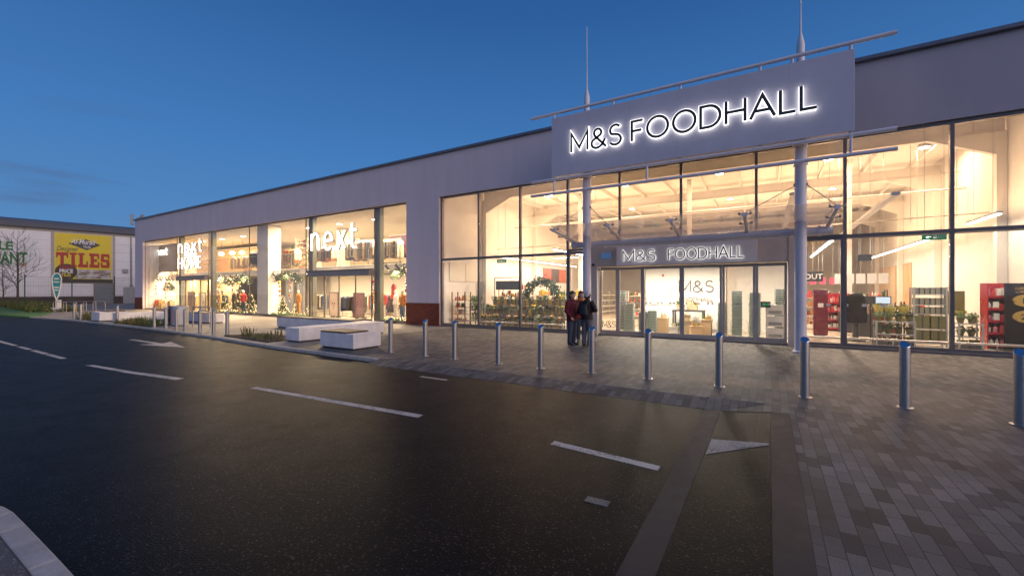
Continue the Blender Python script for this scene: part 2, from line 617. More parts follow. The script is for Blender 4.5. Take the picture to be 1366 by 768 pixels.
b = MB()
b.prism_xy([(x, y + .14) for x, y in KERB if x <= -12.6] + [(-12.6, 15.78), (-51.6, 15.78), (-51.6, 30), (-130, 30)], -.25, 0)
struct(b.build('plaza', M['plaza']))
b = MB()
b.prism_xy([(x, y + .14) for x, y in KERB if x >= -12.6] + [(-.85, 7.452), (14, 7.452), (14, 15.78), (-12.596, 15.78)], -.25, 0)
struct(b.build('forecourt', M['forecourt']))

b = MB()                                                             # kerb: one row of stones with joints
for (x0, y0), (x1, y1) in zip(KERB[1:-1], KERB[2:]):
    n = max(1, int(math.hypot(x1 - x0, y1 - y0) / .92))
    if x0 > -8.5:
        continue
    for i in range(n):
        a, c = (i + .006) / n, (i + .994) / n
        xa, ya, xb, yb = x0 + (x1 - x0) * a, y0 + (y1 - y0) * a, x0 + (x1 - x0) * c, y0 + (y1 - y0) * c
        top = .004
        b.prism_xy([(xa, ya - .005), (xb, yb - .005), (xb, yb + .137), (xa, ya + .137)], -.2, top)
struct(b.build('kerb', M['kerb']))
b = MB()                                                             # dropped kerb: the forecourt runs down to the road
b.add([(-8.4, 6.96, RZ + .004), (-.822, 6.96, RZ + .004), (-.822, 7.417, .0), (-8.4, 7.417, .0), (-8.4, 6.96, -.25), (-.822, 6.96, -.25), (-.822, 7.417, -.25), (-8.4, 7.417, -.25)],
      [(0, 1, 2, 3), (4, 7, 6, 5), (0, 4, 5, 1), (1, 5, 6, 2), (2, 6, 7, 3), (3, 7, 4, 0)])
struct(b.build('dropped_kerb', M['forecourt']))
b = MB()                                                             # its end, where it meets the ramp of the raised table
b.add([(-.82, 6.96, -.073), (-.6, 6.96, -.072), (.02, 6.96, .005), (.252, 6.96, .005), (.252, 7.455, .005), (.02, 7.455, .005), (-.6, 7.455, .004), (-.82, 7.455, .003)],
      [(0, 1, 6, 7), (1, 2, 5, 6), (2, 3, 4, 5)])
struct(b.build('dropped_kerb', M['forecourt'], fix=False))

# raised table across the road: ramp strip, granite bands, block paving
b = MB()
b.add([(-.6, -12, -.078), (.02, -12, 0), (.02, 7.28, 0), (-.6, 7.28, -.078), (-.6, -12, -.3), (.02, -12, -.3), (.02, 7.28, -.3), (-.6, 7.28, -.3)],
      [(0, 1, 2, 3), (4, 7, 6, 5), (0, 4, 5, 1), (1, 5, 6, 2), (2, 6, 7, 3), (3, 7, 4, 0)])
struct(b.build('road_ramp', M['road']))
struct(MB().box(-.819, -.602, -12, 7.28, -.3, -.076).box(.022, .25, -12, 7.28, -.3, .002).build('granite_band', M['band']))
struct(MB().box(.252, 14, -12, 7.448, -.3, 0).build('block_pavement', M['pavers']))


def marking(name, poly, z, label=None):
    b = MB()
    b.prism_xy(poly, z - .02, z)
    o = b.build(name, M['paint'])
    return struct(o)


zc = RZ + .004
marking('road_marking_dash', [(-2.17, 4.44), (-.94, 4.34), (-.94, 4.46), (-2.17, 4.56)], zc)
marking('road_marking_dash', [(-8.12, 4.14), (-4.22, 4.41), (-4.24, 4.54), (-8.13, 4.27)], zc)
marking('road_marking_dash', [(-13.98, 3.38), (-12.0, 3.53), (-10.15, 3.77), (-10.2, 3.92), (-12.0, 3.67), (-13.9, 3.5)], zc)
for x0, x1 in ((-24.6, -21.0), (-20.5, -19.3), (-18.9, -17.5), (-17.3, -15.9)):
    marking('road_marking_dash', [(x0, 3.36), (x1, 3.37), (x1, 3.49), (x0, 3.48)], zc)
marking('road_marking_dash', [(-6.2, 6.52), (-5.5, 6.53), (-5.5, 6.61), (-6.2, 6.6)], zc)
marking('road_marking_arrow', [(-20.0, 5.98), (-17.6, 5.98), (-17.9, 5.62), (-15.7, 6.08), (-17.9, 6.5), (-17.6, 6.15), (-20.0, 6.13)], zc)
for y in (5.03,):                                                    # worn white ramp triangle, laid on the slope
    b = MB()
    zz = lambda x: -.078 + (x + .6) / .62 * .078 + .004
    b.add([(-.585, y, zz(-.585)), (-.585, y + .55, zz(-.585)), (.0, y + .5, zz(0)), (.0, y + .44, zz(0))], [(0, 3, 2, 1)])
    struct(b.build('ramp_marking_triangle', M['worn'], fix=False))
o = MB().cbox((-1.24, 3.44, RZ - .002), (.2, .1, .012), rz=.05).build('stopcock_cover', M['iron'])
tag(o, 'small worn metal stopcock cover set in the asphalt', 'cover')

# near footway with its kerb turning the corner
arc = [(-4.55, .795), (-4.9, .79), (-5.1, .77), (-5.28, .7), (-5.45, .56), (-5.56, .36), (-5.6, .1), (-5.6, -14)]
inn = [(-4.55, .665), (-4.9, .655), (-5.05, .64), (-5.2, .59), (-5.33, .48), (-5.42, .33), (-5.46, .1), (-5.46, -14)]
b = MB()
full = [(3, .8)] + [(-x, .8) for x in (1, 2, 3, 3.8)] + arc
infull = [(3, .67)] + [(-x, .67) for x in (1, 2, 3, 3.8)] + inn
for i in range(len(full) - 1):
    b.prism_xy([full[i], infull[i], infull[i + 1], full[i + 1]], -.25, .03)
struct(b.build('near_kerb', M['kerb'], bevel=.012))
b = MB()
b.prism_xy([(3, .665)] + [(x, y - .006) for x, y in infull[1:]] + [(3, -14)], -.25, .026)
struct(b.build('near_footway', M['foot']))

# grass verge and beds at the far left
b = MB()
b.prism_xy([(-110, 6.85), (-60, 6.88), (-47.5, 6.75), (-44, 7.05), (-41.5, 7.35), (-41.8, 7.95), (-46, 9.2), (-60, 12.5), (-110, 14)], -.2, .03)
struct(b.build('grass_verge', M['lawn']))
for poly in ([(-17.6, 8.05), (-14.15, 7.8), (-14.1, 8.6), (-14.6, 9.2), (-17.3, 9.3)], [(-29.6, 8.25), (-24.9, 8.2), (-25.6, 9.3), (-27.6, 9.2), (-29.2, 8.95)],
             [(-36.6, 8.35), (-33.0, 8.2), (-33.3, 9.0), (-36.0, 9.3)]):
    b = MB()
    b.prism_xy(poly, -.1, .03)
    struct(b.build('planting_bed_soil', M['soil']))


def grass_plant(loc, h, n, spread, mat, label, group, seed=0, name='ornamental_grass', cat='grass plant'):
    r = random.Random(seed)
    b = MB()
    for _ in range(n):
        a = r.uniform(0, 2 * PI)
        q = spread * math.sqrt(r.random())
        x, y = loc[0] + q * math.cos(a), loc[1] + q * math.sin(a)
        hh = h * r.uniform(.45, 1.0)
        lean = r.uniform(.05, .5) * hh
        a2 = a + r.uniform(-1, 1)
        dx, dy = math.cos(a2) * lean, math.sin(a2) * lean
        w = r.uniform(.008, .02) * (1 + h)
        px, py = -math.sin(a2) * w, math.cos(a2) * w
        z = loc[2]
        b.add([(x - px, y - py, z), (x + px, y + py, z), (x + dx * .4 + px * .7, y + dy * .4 + py * .7, z + hh * .65), (x + dx * .4 - px * .7, y + dy * .4 - py * .7, z + hh * .65),
               (x + dx, y + dy, z + hh)], [(0, 1, 2, 3), (3, 2, 4)])
    o = b.build(name, mat, fix=False)
    return tag(o, label, cat, group)


gl = ['ornamental grass at the road edge of the bed nearest the benches', 'ornamental grass in the middle of the bed beside the white planter bench',
      'small ornamental grass against the white planter bench end', 'tall thin ornamental grass at the left tip of the bed before the planter bench',
      'low ornamental grass behind the others in the bed by the benches']
for i, (x, y, h) in enumerate([(-15.0, 8.1, .2), (-15.7, 8.3, .24), (-14.45, 8.2, .2), (-16.6, 8.4, .42), (-15.6, 8.85, .3)]):
    grass_plant((x, y, .02), h, 26, .3, M['leaf2'] if i == 1 else M['drygrass'], gl[i], 'grasses in the bed by the benches', 30 + i)
gl = ['bushy grass plant by the kerb in the bed left of the bins', 'bushy grass plant nearest the grey bins', 'dark grass plant in the middle of the bed left of the bins',
      'grass plant against the low white bench left of the bins']
for i, (x, y, h) in enumerate([(-28.6, 8.5, .42), (-25.9, 8.7, .5), (-27.0, 8.6, .62), (-28.2, 8.9, .45)]):
    grass_plant((x, y, .02), h * .8, 110, .5, M['leaf2'] if i == 1 else M['drygrass'], gl[i], 'grasses in the bed by the bins', 50 + i)
gl = ['low grass plant in the far bed left of the white bench', 'taller grass plant in the far bed beside the two paired bollards']
for i, (x, y, h) in enumerate([(-34.2, 8.6, .4), (-35.5, 8.7, .5)]):
    grass_plant((x, y, .02), h, 120, .5, M['drygrass'], gl[i], 'grasses in the far bed', 60 + i)

# the reedy shrub belt at the far left: nobody could count it
r = random.Random(5)
b = MB()
for _ in range(5200):
    t = r.random()
    x = -95 + 46 * t
    y = 9.0 + (1 - t) * 3.4 + r.uniform(-.2, 2.6)
    h = r.uniform(.25, .75) * (1 - .55 * max(0, (t - .8) / .2))
    a = r.uniform(0, 2 * PI)
    w = r.uniform(.02, .05)
    l = r.uniform(.05, .4)
    px, py = -math.sin(a) * w, math.cos(a) * w
    b.add([(x - px, y - py, 0), (x + px, y + py, 0), (x + math.cos(a) * l + px, y + math.sin(a) * l + py, h * .7), (x + math.cos(a) * l * 1.8, y + math.sin(a) * l * 1.8, h)], [(0, 1, 2, 3)])
b.m = 0
o = b.build('undergrowth', ramp_noise('reedy_shrubs', [(.11, .085, .045), (.07, .12, .03), (.17, .15, .05), (.15, .09, .05)], 1.2, .8), fix=False)
tag(o, 'knee high belt of green and brown reedy shrubs before the warehouse', 'shrubs', kind='stuff')
# ------------------------------------------------------------------ the retail terrace
GY = 15.9                                                            # the glass line
TOP, ROOF = 6.26, 8.3
bld = thing('retail_building', 'long low retail building with pale rendered front and two tall glazed shopfronts', 'building', (-22, 20, 0))


def part(name, mb, mat, parent=None, **k):
    return mb.build(name, mat, parent or bld, **k)


# front wall: band over the glass, piers, plinths
w = MB()
w.box(-51, -6.4, 15.72, 16.2, TOP, ROOF)
w.box(-51, -49.2, 15.72, 16.2, .0, TOP - .001)
w.box(-15.84, -13.66, 15.72, 16.2, .0, TOP - .001)
part('wall', w, M['render'])
part('wall', MB().box(-6.398, 9.5, 15.74, 16.2, TOP + .02, ROOF), M['cladding'], label='darker grey clad wall band behind the large sign')
part('wall', MB().box(6.7, 9.5, 15.74, 16.2, 0, TOP + .018), M['render'], label='end pier')
part('plinth', MB().box(-51.004, -49.21, 15.7, 15.76, 0, 1.1), M['brick'], label='red brick plinth at the far end')
part('plinth', MB().box(-15.844, -13.655, 15.7, 15.76, 0, 1.1), M['brick'], label='red brick plinth between the two shopfronts')
part('side_wall', MB().box(-51, -50.7, 16.205, 48, 0, ROOF), M['render'])
part('side_wall', MB().box(6.45, 6.75, 16.205, 48, 0, 7.5), M['creamcladx'])
part('party_wall', MB().box(-15.5, -13.78, 16.205, 48, 0, ROOF - .3), M['creamcladx'])
part('back_wall', MB().box(-13.775, 6.445, 46, 46.3, 0, 7.5), M['creamclad'])
part('back_wall', MB().box(-50.69, -15.505, 25.0, 25.2, 0, ROOF - .3), M['cream'])
part('coping', MB().box(-51.12, 9.6, 15.6, 16.35, ROOF, ROOF + .12), M['coping'], bevel=.02)
part('roof', MB().box(-50.95, 9.4, 16.36, 48, ROOF - .22, ROOF + .02), M['coping'])
part('ceiling', MB().box(-13.77, 6.44, 16.21, 45.99, 7.42, 7.52), M['ceil'])
part('ceiling', MB().box(-50.69, -15.51, 16.21, 24.99, 6.3, 6.4), M['ceil'])
part('floor', MB().box(-50.69, 6.44, 15.785, 46, -.2, -.002), M['floor_warm'])
part('upper_floor', MB().box(-50.68, -15.52, 18.0, 24.98, 2.95, 3.32), M['white'])
part('threshold', MB().box(-49.2, -15.84, 15.70, 15.98, -.1, .05).box(-13.66, 6.7, 15.70, 15.98, -.1, .06), M['frame'])

# portal frames and purlins under the food hall roof
for y in (19.6, 25.6, 31.6, 37.6):
    b = MB()
    b.box(-13.7, 6.42, y - .1, y + .1, 6.75, 6.77).box(-13.7, 6.42, y - .1, y + .1, 7.2, 7.22).box(-13.7, 6.42, y - .008, y + .008, 6.77, 7.2)
    b.prism_xz([(6.42, 5.95), (6.42, 6.75), (4.6, 6.75)], y - .09, y + .09)
    b.prism_xz([(-13.7, 5.95), (-13.7, 6.75), (-11.9, 6.75)], y - .09, y + .09)
    b.box(6.2, 6.44, y - .11, y + .11, 0, 6.74)
    b.box(-13.76, -13.5, y - .11, y + .11, 0, 6.74)
    part('roof_beam', b, M['ceil'])
for i in range(12):
    x = -13 + i * 1.68
    part('purlin', MB().box(x - .035, x + .035, 16.3, 45.9, 7.225, 7.41), M['ceil'])
for k, (x, y) in enumerate([(5, 19.6), (2.5, 19.6), (-2, 25.6), (3.5, 25.6), (-6, 25.6), (0.5, 31.6)]):
    part('brace', MB().tube((x, y, 6.78), (x + .8, y + 1.0, 7.38), .03, n=6), M['ceil'])
for x in (-9.5, -3.5, 3.0):
    part('inner_column', MB().box(x - .1, x + .1, 23.4, 23.6, 0, 7.4), M['white'])
part('service_pipe', MB().tube((-13.5, 20.6, 4.1), (6.4, 20.6, 4.35), .025, n=6), M['ceil'])
part('service_pipe', MB().tube((-13.5, 22.6, 5.6), (6.4, 22.6, 5.6), .05, n=6), M['ceil'])
for x in (-11, -7.5, 1.2, 4.4, 5.6):
    part('drop_wire', MB().tube((x, 20.6, 4.2), (x, 20.6, 7.4), .012, n=5), M['ceil'])
part('cable_tray', MB().box(.6, .8, 17, 40, 4.9, 5.0), M['lgrey'])
part('cable_tray', MB().box(3.2, 3.4, 17, 40, 4.6, 4.7), M['lgrey'])
for y in (21.0, 27):
    part('ceiling_rod', MB().box(-12.5, 5.8, y - .01, y + .01, 5.9, 5.92), M['ceil'])


# shopfront bays: frame, two panes each
def bay(x0, x1, transom, fw=.085, label=None, seams=(), zb=.06, depth=.13):
    z0, z1 = zb, TOP + .018
    b = MB()
    y0, y1 = GY - depth / 2, GY + depth / 2
    b.box(x0 - fw / 2 + .001, x0 + fw / 2, y0, y1, z0, z1)
    b.box(x1 - fw / 2, x1 + fw / 2 - .002, y0 + .001, y1 - .001, z0, z1 - .001)
    b.box(x0 + fw / 2, x1 - fw / 2, y0, y1, z1 - .1, z1)
    b.box(x0 + fw / 2, x1 - fw / 2, y0, y1, z0, z0 + .09)
    if transom:
        b.box(x0 + fw / 2, x1 - fw / 2, y0, y1, transom - .05, transom + .05)
    f = part('window', b, M['frame'], label=label)
    g = MB()
    lo = transom if transom else z1
    cuts = [x0 + fw / 2] + list(seams) + [x1 - fw / 2]
    for a, c in zip(cuts[:-1], cuts[1:]):
        g.box(a + .004, c - .004, GY - .008, GY + .008, z0 + .09, lo - .05 if transom else z1 - .1)
        if transom:
            g.box(a + .004, c - .004, GY - .008, GY + .008, transom + .05, z1 - .1)
    g.build('pane', M['glass'], f)
    return f


MX = [-13.6, -11.4, -9.2, -6.97, -4.83, -2.64, -.34, 1.94, 4.22, 6.5]
for i, (a, c) in enumerate(zip(MX[:-1], MX[1:])):
    if -6.9 > c - .1 and c < -6.9:
        bay(a, c, 3.22)
    elif a > 1.9:
        bay(a, c, 3.32)
    else:
        bay(a, c, 0, zb=3.52 if a > -6.9 and c < .0 else 3.3)
# narrow lower bays beside the entrance portal
f = part('window', MB().box(-6.95, -6.87, GY - .06, GY + .06, .06, 3.3).box(-6.87, -5.9, GY - .06, GY + .06, .06, .14).box(-6.95, -5.9, GY - .065, GY + .065, 3.18, 3.28), M['frame'])
MB().box(-6.87, -5.9, GY - .008, GY + .008, .14, 3.18).build('pane', M['glass'], f)
f = part('window', MB().box(1.84, 1.898, GY - .06, GY + .06, .06, 3.3).box(.82, 1.84, GY - .06, GY + .06, .06, .14).box(.8, 1.9, GY - .065, GY + .065, 3.22, 3.32), M['frame'])
MB().box(.82, 1.84, GY - .008, GY + .008, .14, 3.22).build('pane', M['glass'], f)

# left shopfront: thin seams, heavy posts behind the glass
NX = [-49.2, -42.6, -37.05, -31.2, -24.6, -18.4, -15.86]
for a, c in zip(NX[:-1], NX[1:]):
    n = 3 if c - a > 5 else 1
    seams = [a + (c - a) * k / n for k in range(1, n)]
    door = a in (-42.6, -24.6)
    f = bay(a, c, 0, fw=.03, seams=seams, zb=.05 if not door else 2.85, depth=.06)
postmat = pm('green_grey_post', (.12, .13, .11), .4, .3)
for x in (-42.45, -37.0, -24.35, -18.35):
    part('steel_post', MB().box(x - .2, x + .2, 16.05, 16.32, 0.0, 6.28), postmat)
part('box_column', MB().box(-31.15, -29.75, 16.4, 17.3, 0, 6.28), M['white'])
part('box_column', MB().box(-17.6, -16.9, 20.0, 20.7, 0, 6.28), M['white'])
part('box_column', MB().box(-27.2, -26.6, 20.0, 20.7, 3.33, 6.28), M['white'])
part('side_lining', MB().box(-49.4, -49.22, 16.22, 20, 0, 6.29), M['white'])

# balustrade of the upper floor
b = MB()
for i in range(13):
    x = -49 + i * 2.75
    b.box(x - .02, x + .02, 18.06, 18.1, 3.33, 4.4)
b.box(-49.1, -15.6, 18.05, 18.11, 4.4, 4.44)
br = part('balustrade', b, M['lgrey'])
MB().box(-49.0, -15.6, 18.075, 18.085, 3.36, 4.39).build('pane', glass('smoky_balustrade', (.8, .76, .66), .05), br)


# doors of the left shop: header box, two leaves, side screens
def shop_door(x0, x1, header_drop):
    b = MB()
    b.box(x0, x1, GY - .22, GY + .2, 2.56, 2.84)
    h = part('door', b, M['header'], label='glazed sliding entrance of the left shop')
    n = 4
    for k in range(n):
        a, c = x0 + (x1 - x0) * k / n, x0 + (x1 - x0) * (k + 1) / n
        if k == 2:
            continue                                                # one leaf stands open
        fr, g = MB(), MB()
        fr.box(a, a + .05, GY - .03, GY + .03, .05, 2.56).box(c - .05, c - .002, GY - .03, GY + .03, .05, 2.56).box(a + .05, c - .05, GY - .03, GY + .03, .05, .15)
        g.box(a + .05, c - .05, GY - .006, GY + .006, .15, 2.56)
        fr.build('door_leaf', M['frame'], h)
        g.build('pane', M['glass'], h)


shop_door(-42.25, -37.2, 0)
shop_door(-24.15, -18.6, 0)

# ------------------------------------------------------------------ entrance portal of the food hall
ent = thing('entrance_portal', 'brown grey framed entrance with glazed sliding doors under the lit sign board', 'entrance', (-2.6, GY, 0))
taupe = pm('taupe_cladding', (.52, .45, .41), .5, .1, var=.06)
b = MB()
b.box(-5.9, -5.62, GY - .32, GY + .12, 0, 3.42).box(.52, .8, GY - .32, GY + .12, 0, 3.42)
b.box(-5.62, .52, GY - .3, GY + .1, 2.62, 3.42)
b.build('portal_frame', taupe, ent, bevel=.01)
XS = [-5.6, -4.9, -3.96, -2.6, -1.33, -.36, .5]
for i, (a, c) in enumerate(zip(XS[:-1], XS[1:])):
    b = MB()
    y = GY - .1 if i in (2, 3) else GY - .02
    b.box(a + .002, a + .075, y - .035, y + .035, .06, 2.6).box(c - .075, c - .002, y - .035, y + .035, .06, 2.6)
    b.box(a + .075, c - .075, y - .034, y + .034, 2.5, 2.6).box(a + .075, c - .075, y - .034, y + .034, .06, .2)
    d = b.build('door' if i in (2, 3) else 'side_screen', M['header2'], ent, label='sliding glazed door leaf' if i in (2, 3) else None)
    MB().box(a + .075, c - .075, y - .006, y + .006, .2, 2.5).build('pane', M['glass'], d)
b = MB()
for k in range(44):                                                  # frosted squares across the glass at chest height
    x = -5.5 + k * .137
    if k % 3 != 2:
        b.box(x, x + .07, GY - .04 - (.075 if -3.95 < x < -1.35 else 0), GY - .037 - (.075 if -3.95 < x < -1.35 else 0), 1.24, 1.3)
b.build('marker_strip', pm('frosted_vinyl', (.6, .58, .52), .8), ent)
# lobby behind the doors
b = MB()
b.box(-4.7, -1.5, 19.3, 19.4, 0, 3.0)
b.box(-5.7, .75, 16.1, 19.3, 2.75, 2.85)
b.box(.7, .78, 17.2, 19.3, 0, 2.75)
b.box(-1.5, .7, 20.2, 20.3, 0, 2.85)
b.build('lobby_wall', M['white'], ent)
b = MB()
b.box(-4.7, -1.5, 19.27, 19.298, 0, .12)
b.build('skirting', M['grey'], ent)
b = MB()
b.lathe([(.0, 0), (.055, .0), (.06, .03), (.055, .07), (.01, .1)], 12, (-5.76, GY - .37, 2.66))
b.build('camera_dome', M['dark'], ent, smooth=True)
b = MB()
b.box(-5.45, -5.08, GY - .36, GY - .3, 2.92, 3.14)
o = b.build('wall_notice', M['em_blue'], ent, label='small blue lit notice')
# ------------------------------------------------------------------ lettering
def arc_pts(cx, cy, rx, ry, a0, a1, n=22):
    return [(cx + rx * math.cos(rad(a0 + (a1 - a0) * i / n)), cy + ry * math.sin(rad(a0 + (a1 - a0) * i / n))) for i in range(n + 1)]


# thin sans capitals, cap height 1: width and strokes (path, closed)
GLYPH = {
    'M': (.98, [([(.04, 0), (.04, 1), (.49, .2), (.94, 1), (.94, 0)], 0)]),
    'S': (.62, [(arc_pts(.31, .74, .26, .26, 35, 235, 16)[:-1] + arc_pts(.31, .26, .28, .26, 80, -150, 18), 0)]),
    '&': (.82, [([(.8, 0), (.22, .63)] + arc_pts(.36, .78, .19, .2, 215, -40, 14) + [(.18, .46)] + arc_pts(.31, .25, .27, .25, 125, 300, 12) + [(.62, .16), (.74, .42)], 0)]),
    'F': (.6, [([(.04, 0), (.04, .97), (.58, .97)], 0), ([(.04, .5), (.52, .5)], 0)]),
    'O': (1.06, [(arc_pts(.53, .5, .48, .49, 0, 345, 30), 1)]),
    'D': (.9, [([(.04, .02), (.04, .98)] + arc_pts(.36, .5, .48, .48, 90, -90, 20), 1)]),
    'H': (.82, [([(.04, 0), (.04, 1)], 0), ([(.78, 0), (.78, 1)], 0), ([(.04, .5), (.78, .5)], 0)]),
    'A': (.94, [([(.02, 0), (.47, .98), (.92, 0)], 0), ([(.17, .32), (.77, .32)], 0)]),
    'L': (.58, [([(.04, 1), (.04, .03), (.56, .03)], 0)]),
    'n': (.66, [([(.05, 0), (.05, .72)], 0), ([(.05, .4)] + arc_pts(.33, .42, .26, .29, 170, 0, 14) + [(.59, 0)], 0)]),
    'e': (.72, [([(.08, .38), (.64, .38)] + arc_pts(.36, .36, .29, .35, 5, 318, 24), 0)]),
    'x': (.62, [([(.05, .0), (.57, .72)], 0), ([(.05, .72), (.57, .0)], 0)]),
    't': (.52, [([(.16, .98), (.16, .22)] + arc_pts(.34, .2, .18, .19, 185, 290, 10), 0), ([(.0, .7), (.46, .7)], 0)]),
    'E': (.6, [([(.56, .97), (.04, .97), (.04, .03), (.56, .03)], 0), ([(.04, .5), (.5, .5)], 0)]),
    ' ': (.38, []),
}


def strokes(text, x0, z0, width, h, w, y0, y1, gap=.14):
    """Mesh of a line of stroke lettering fitted to a width, starting at x0, on the line z0."""
    tot = sum(GLYPH[c][0] for c in text) + gap * (len(text) - 1)
    sx = width / tot
    b = MB()
    x = 0
    k = 0
    for c in text:
        gw, st = GLYPH[c]
        for pts, closed in st:
            k += 1
            e = .0004 * k
            b.ribbon_xz([(x0 + (x + px) * sx, z0 + pz * h) for px, pz in pts], w, y0 - e, y1, bool(closed))
        x += gw + gap
    return b


def text(body, size, mat, name, parent, loc, align='CENTER', ext=.004, bold=0.0, shear=0.0, rz=0.0, xs=1.0, label=None, lines=1.0):
    cu = bpy.data.curves.new(name, 'FONT')
    cu.body = body
    cu.size = size
    cu.align_x = align
    cu.extrude = ext
    cu.offset = bold
    cu.shear = shear
    cu.space_line = lines
    cu.resolution_u = 3
    o = bpy.data.objects.new(name, cu)
    COL.objects.link(o)
    dg = bpy.context.evaluated_depsgraph_get()
    me = bpy.data.meshes.new_from_object(o.evaluated_get(dg))
    bpy.data.objects.remove(o)
    for v in me.vertices:
        x, y, z = v.co
        v.co = (x * xs, -z, y)
    me.materials.clear()
    me.materials.append(mat)
    o = bpy.data.objects.new(name, me)
    COL.objects.link(o)
    if parent is not None:
        o.parent = parent
        loc = Vector(loc) - wloc(parent) if not parent.get('_local') else Vector(loc)
    o.location = loc
    o.rotation_euler = (0, 0, rz)
    if label:
        o['label'] = label
    return o


# ------------------------------------------------------------------ steel canopy frame
CY = 14.2
fr = thing('canopy_frame', 'pale lilac tubular steel frame with two masts, rails and glass canopy before the entrance', 'canopy', (-2.4, CY, 0))
sp = M['steel_paint']
for x in (-5.5, .76):
    c = MB().lathe([(.17, .0), (.17, .02), (.145, .03), (.145, 7.9), (.1, 7.95), (.1, 8.5), (.09, 8.58), (.028, 8.86), (.026, 8.88)], 24, (x, CY, 0)).build('column', sp, fr, smooth=True)
    MB().lathe([(.026, 8.88), (.02, 9.5), (.012, 12.2 if x > 0 else 11.0), (.004, 12.6 if x > 0 else 11.05)], 10, (x, CY, 0)).build('mast', sp, c, smooth=True)
    MB().lathe([(.2, 0), (.2, .03), (.15, .05)], 20, (x, CY, .0)).build('base_collar', sp, c, smooth=True)
    for z in (5.22, 5.72):
        MB().lathe([(.175, z - .05), (.175, z + .05)], 24, (x, CY, 0)).build('collar', sp, c, smooth=True)
for z, ya in ((8.03, 13.74), (5.68, 13.74), (5.17, 13.7)):
    MB().tube((-7.47, ya, z), (2.69, ya, z), .052, n=14).build('rail', sp, fr, smooth=True)
for i, x in enumerate((-6.55, -4.4, -2.3, -.2, .55, 1.8)):
    MB().tube((x, 13.76, 7.8), (x, 13.76, 8.0), .04, n=10).build('stub_post', sp, fr, smooth=True)
    MB().tube((x, 13.77, 5.66), (x, 13.77, 5.82), .045, n=10).build('stub_post', sp, fr, smooth=True)
for x in (-6.55, -3.3, 1.8):
    MB().tube((x, 13.72, 5.17), (x, 13.72, 5.66), .035, n=10).build('stub_post', sp, fr, smooth=True)
TY, TZ = 14.42, 3.36
tb = MB().tube((-6.15, TY, TZ), (1.5, TY, TZ), .115, n=20)
tube = tb.build('canopy_tube', sp, fr, smooth=True)
for x in (-5.95, -4.9, -2.4, -.1, .45, 1.2):
    MB().tube((x - .035, TY, TZ), (x + .035, TY, TZ), .14, n=20).build('flange', sp, tube, smooth=True)
BX = (-6.25, -4.35, -2.45, -.55, 1.45)
for x in BX:
    xi = min(max(x, -6.0), 1.38)
    b = MB()
    b.tube((xi, TY - .05, TZ + .1), (x, 13.05, 3.74), .055, .04, 10)
    b.cbox((x, 13.06, 3.76), (.12, .1, .1))
    br = b.build('bracket', sp, fr)
    b = MB()
    for dx in (-.14, .14):
        b.tube((x, 13.1, 3.78), (x + dx, 13.12, 3.79), .016, n=6)
        b.lathe([(.032, -.03), (.032, .035)], 10, (x + dx, 13.12, 3.8))
        b.tube((x, 13.75, 3.6), (x + dx, 13.78, 3.62), .016, n=6)
        b.lathe([(.032, -.03), (.032, .035)], 10, (x + dx, 13.78, 3.63))
    b.build('glass_clamp', M['grey'], br)
gedge = [(-6.3, -4.37), (-4.33, -2.47), (-2.43, -.57), (-.53, 1.52)]
for a, c in gedge:
    b = MB()
    b.add([(a, 12.95, 3.89), (c, 12.95, 3.89), (c, 14.95, 3.41), (a, 14.95, 3.41), (a, 12.945, 3.874), (c, 12.945, 3.874), (c, 14.945, 3.394), (a, 14.945, 3.394)],
          [(0, 1, 2, 3), (4, 7, 6, 5), (0, 4, 5, 1), (1, 5, 6, 2), (2, 6, 7, 3), (3, 7, 4, 0)])
    b.build('glass_panel', M['canopy_glass'], fr)
MB().box(-6.2, 1.45, 14.9, 14.95, 3.33, 3.39).build('edge_bar', M['frame'], fr)
for x in (-5.3, -3.4, -1.5, .2):
    MB().tube((x, TY + .1, TZ + .04), (x, 14.92, 3.36), .03, n=8).build('strut', sp, fr)
for cx, tips in ((-5.5, (-6.25, -4.35)), (.76, (-.55, 1.45))):
    for t in tips:
        s = .14 if t > cx else -.14
        MB().tube((cx + s, CY - .04, 4.62), (t, 13.06, 3.8), .011, n=6).build('stay_cable', M['grey'], fr)
        MB().cbox((cx + s, CY - .04, 4.64), (.06, .06, .07)).build('cable_lug', M['grey'], fr)

# the big fascia board and its halo letters
sg = thing('fascia_sign', 'long pale lilac sign board with halo lit dark capitals hung on the steel frame', 'sign', (-2.4, 13.7, 5.76))
b = MB().box(-6.63, 1.87, 13.68, 13.86, 5.76, 7.84)
b.build('sign_board', M['sign'], sg, bevel=.004)
MB().box(-6.5, 1.72, 13.862, 14.04, 5.9, 7.7).build('back_frame', M['dark'], sg)


def halo(parent, txt, x0, z0, width, h, w, yb, depth, mat=None, k=1.3):
    for word, xx, ww in txt:
        e = strokes(word, xx, z0, ww, h, w * k, yb - depth, yb - .02).build('letter_body', mat or M['em_letter'], parent)
        strokes(word, xx, z0, ww, h, w * .98, yb - depth - .012, yb - depth - .003).build('letter_face', M['dark'], e)


halo(sg, (('M&S', -5.86, 1.78), ('FOODHALL', -3.77, 4.86)), 0, 6.48, 0, .645, .085, 13.68, .085)

sg = thing('entrance_sign', 'small pale sign board with white edged dark capitals above the entrance doors', 'sign', (-2.55, 15.5, 2.63))
MB().box(-4.82, -.3, 15.42, 15.57, 2.63, 3.32).build('sign_board', pm('small_sign_panel', (.78, .73, .73), .5, var=.02), sg, bevel=.004)
halo(sg, (('M&S', -4.57, 1.16), ('FOODHALL', -2.98, 2.31)), 0, 2.78, 0, .37, .042, 15.42, .04, M['em_small'], 1.25)

# bright lettering of the left shop

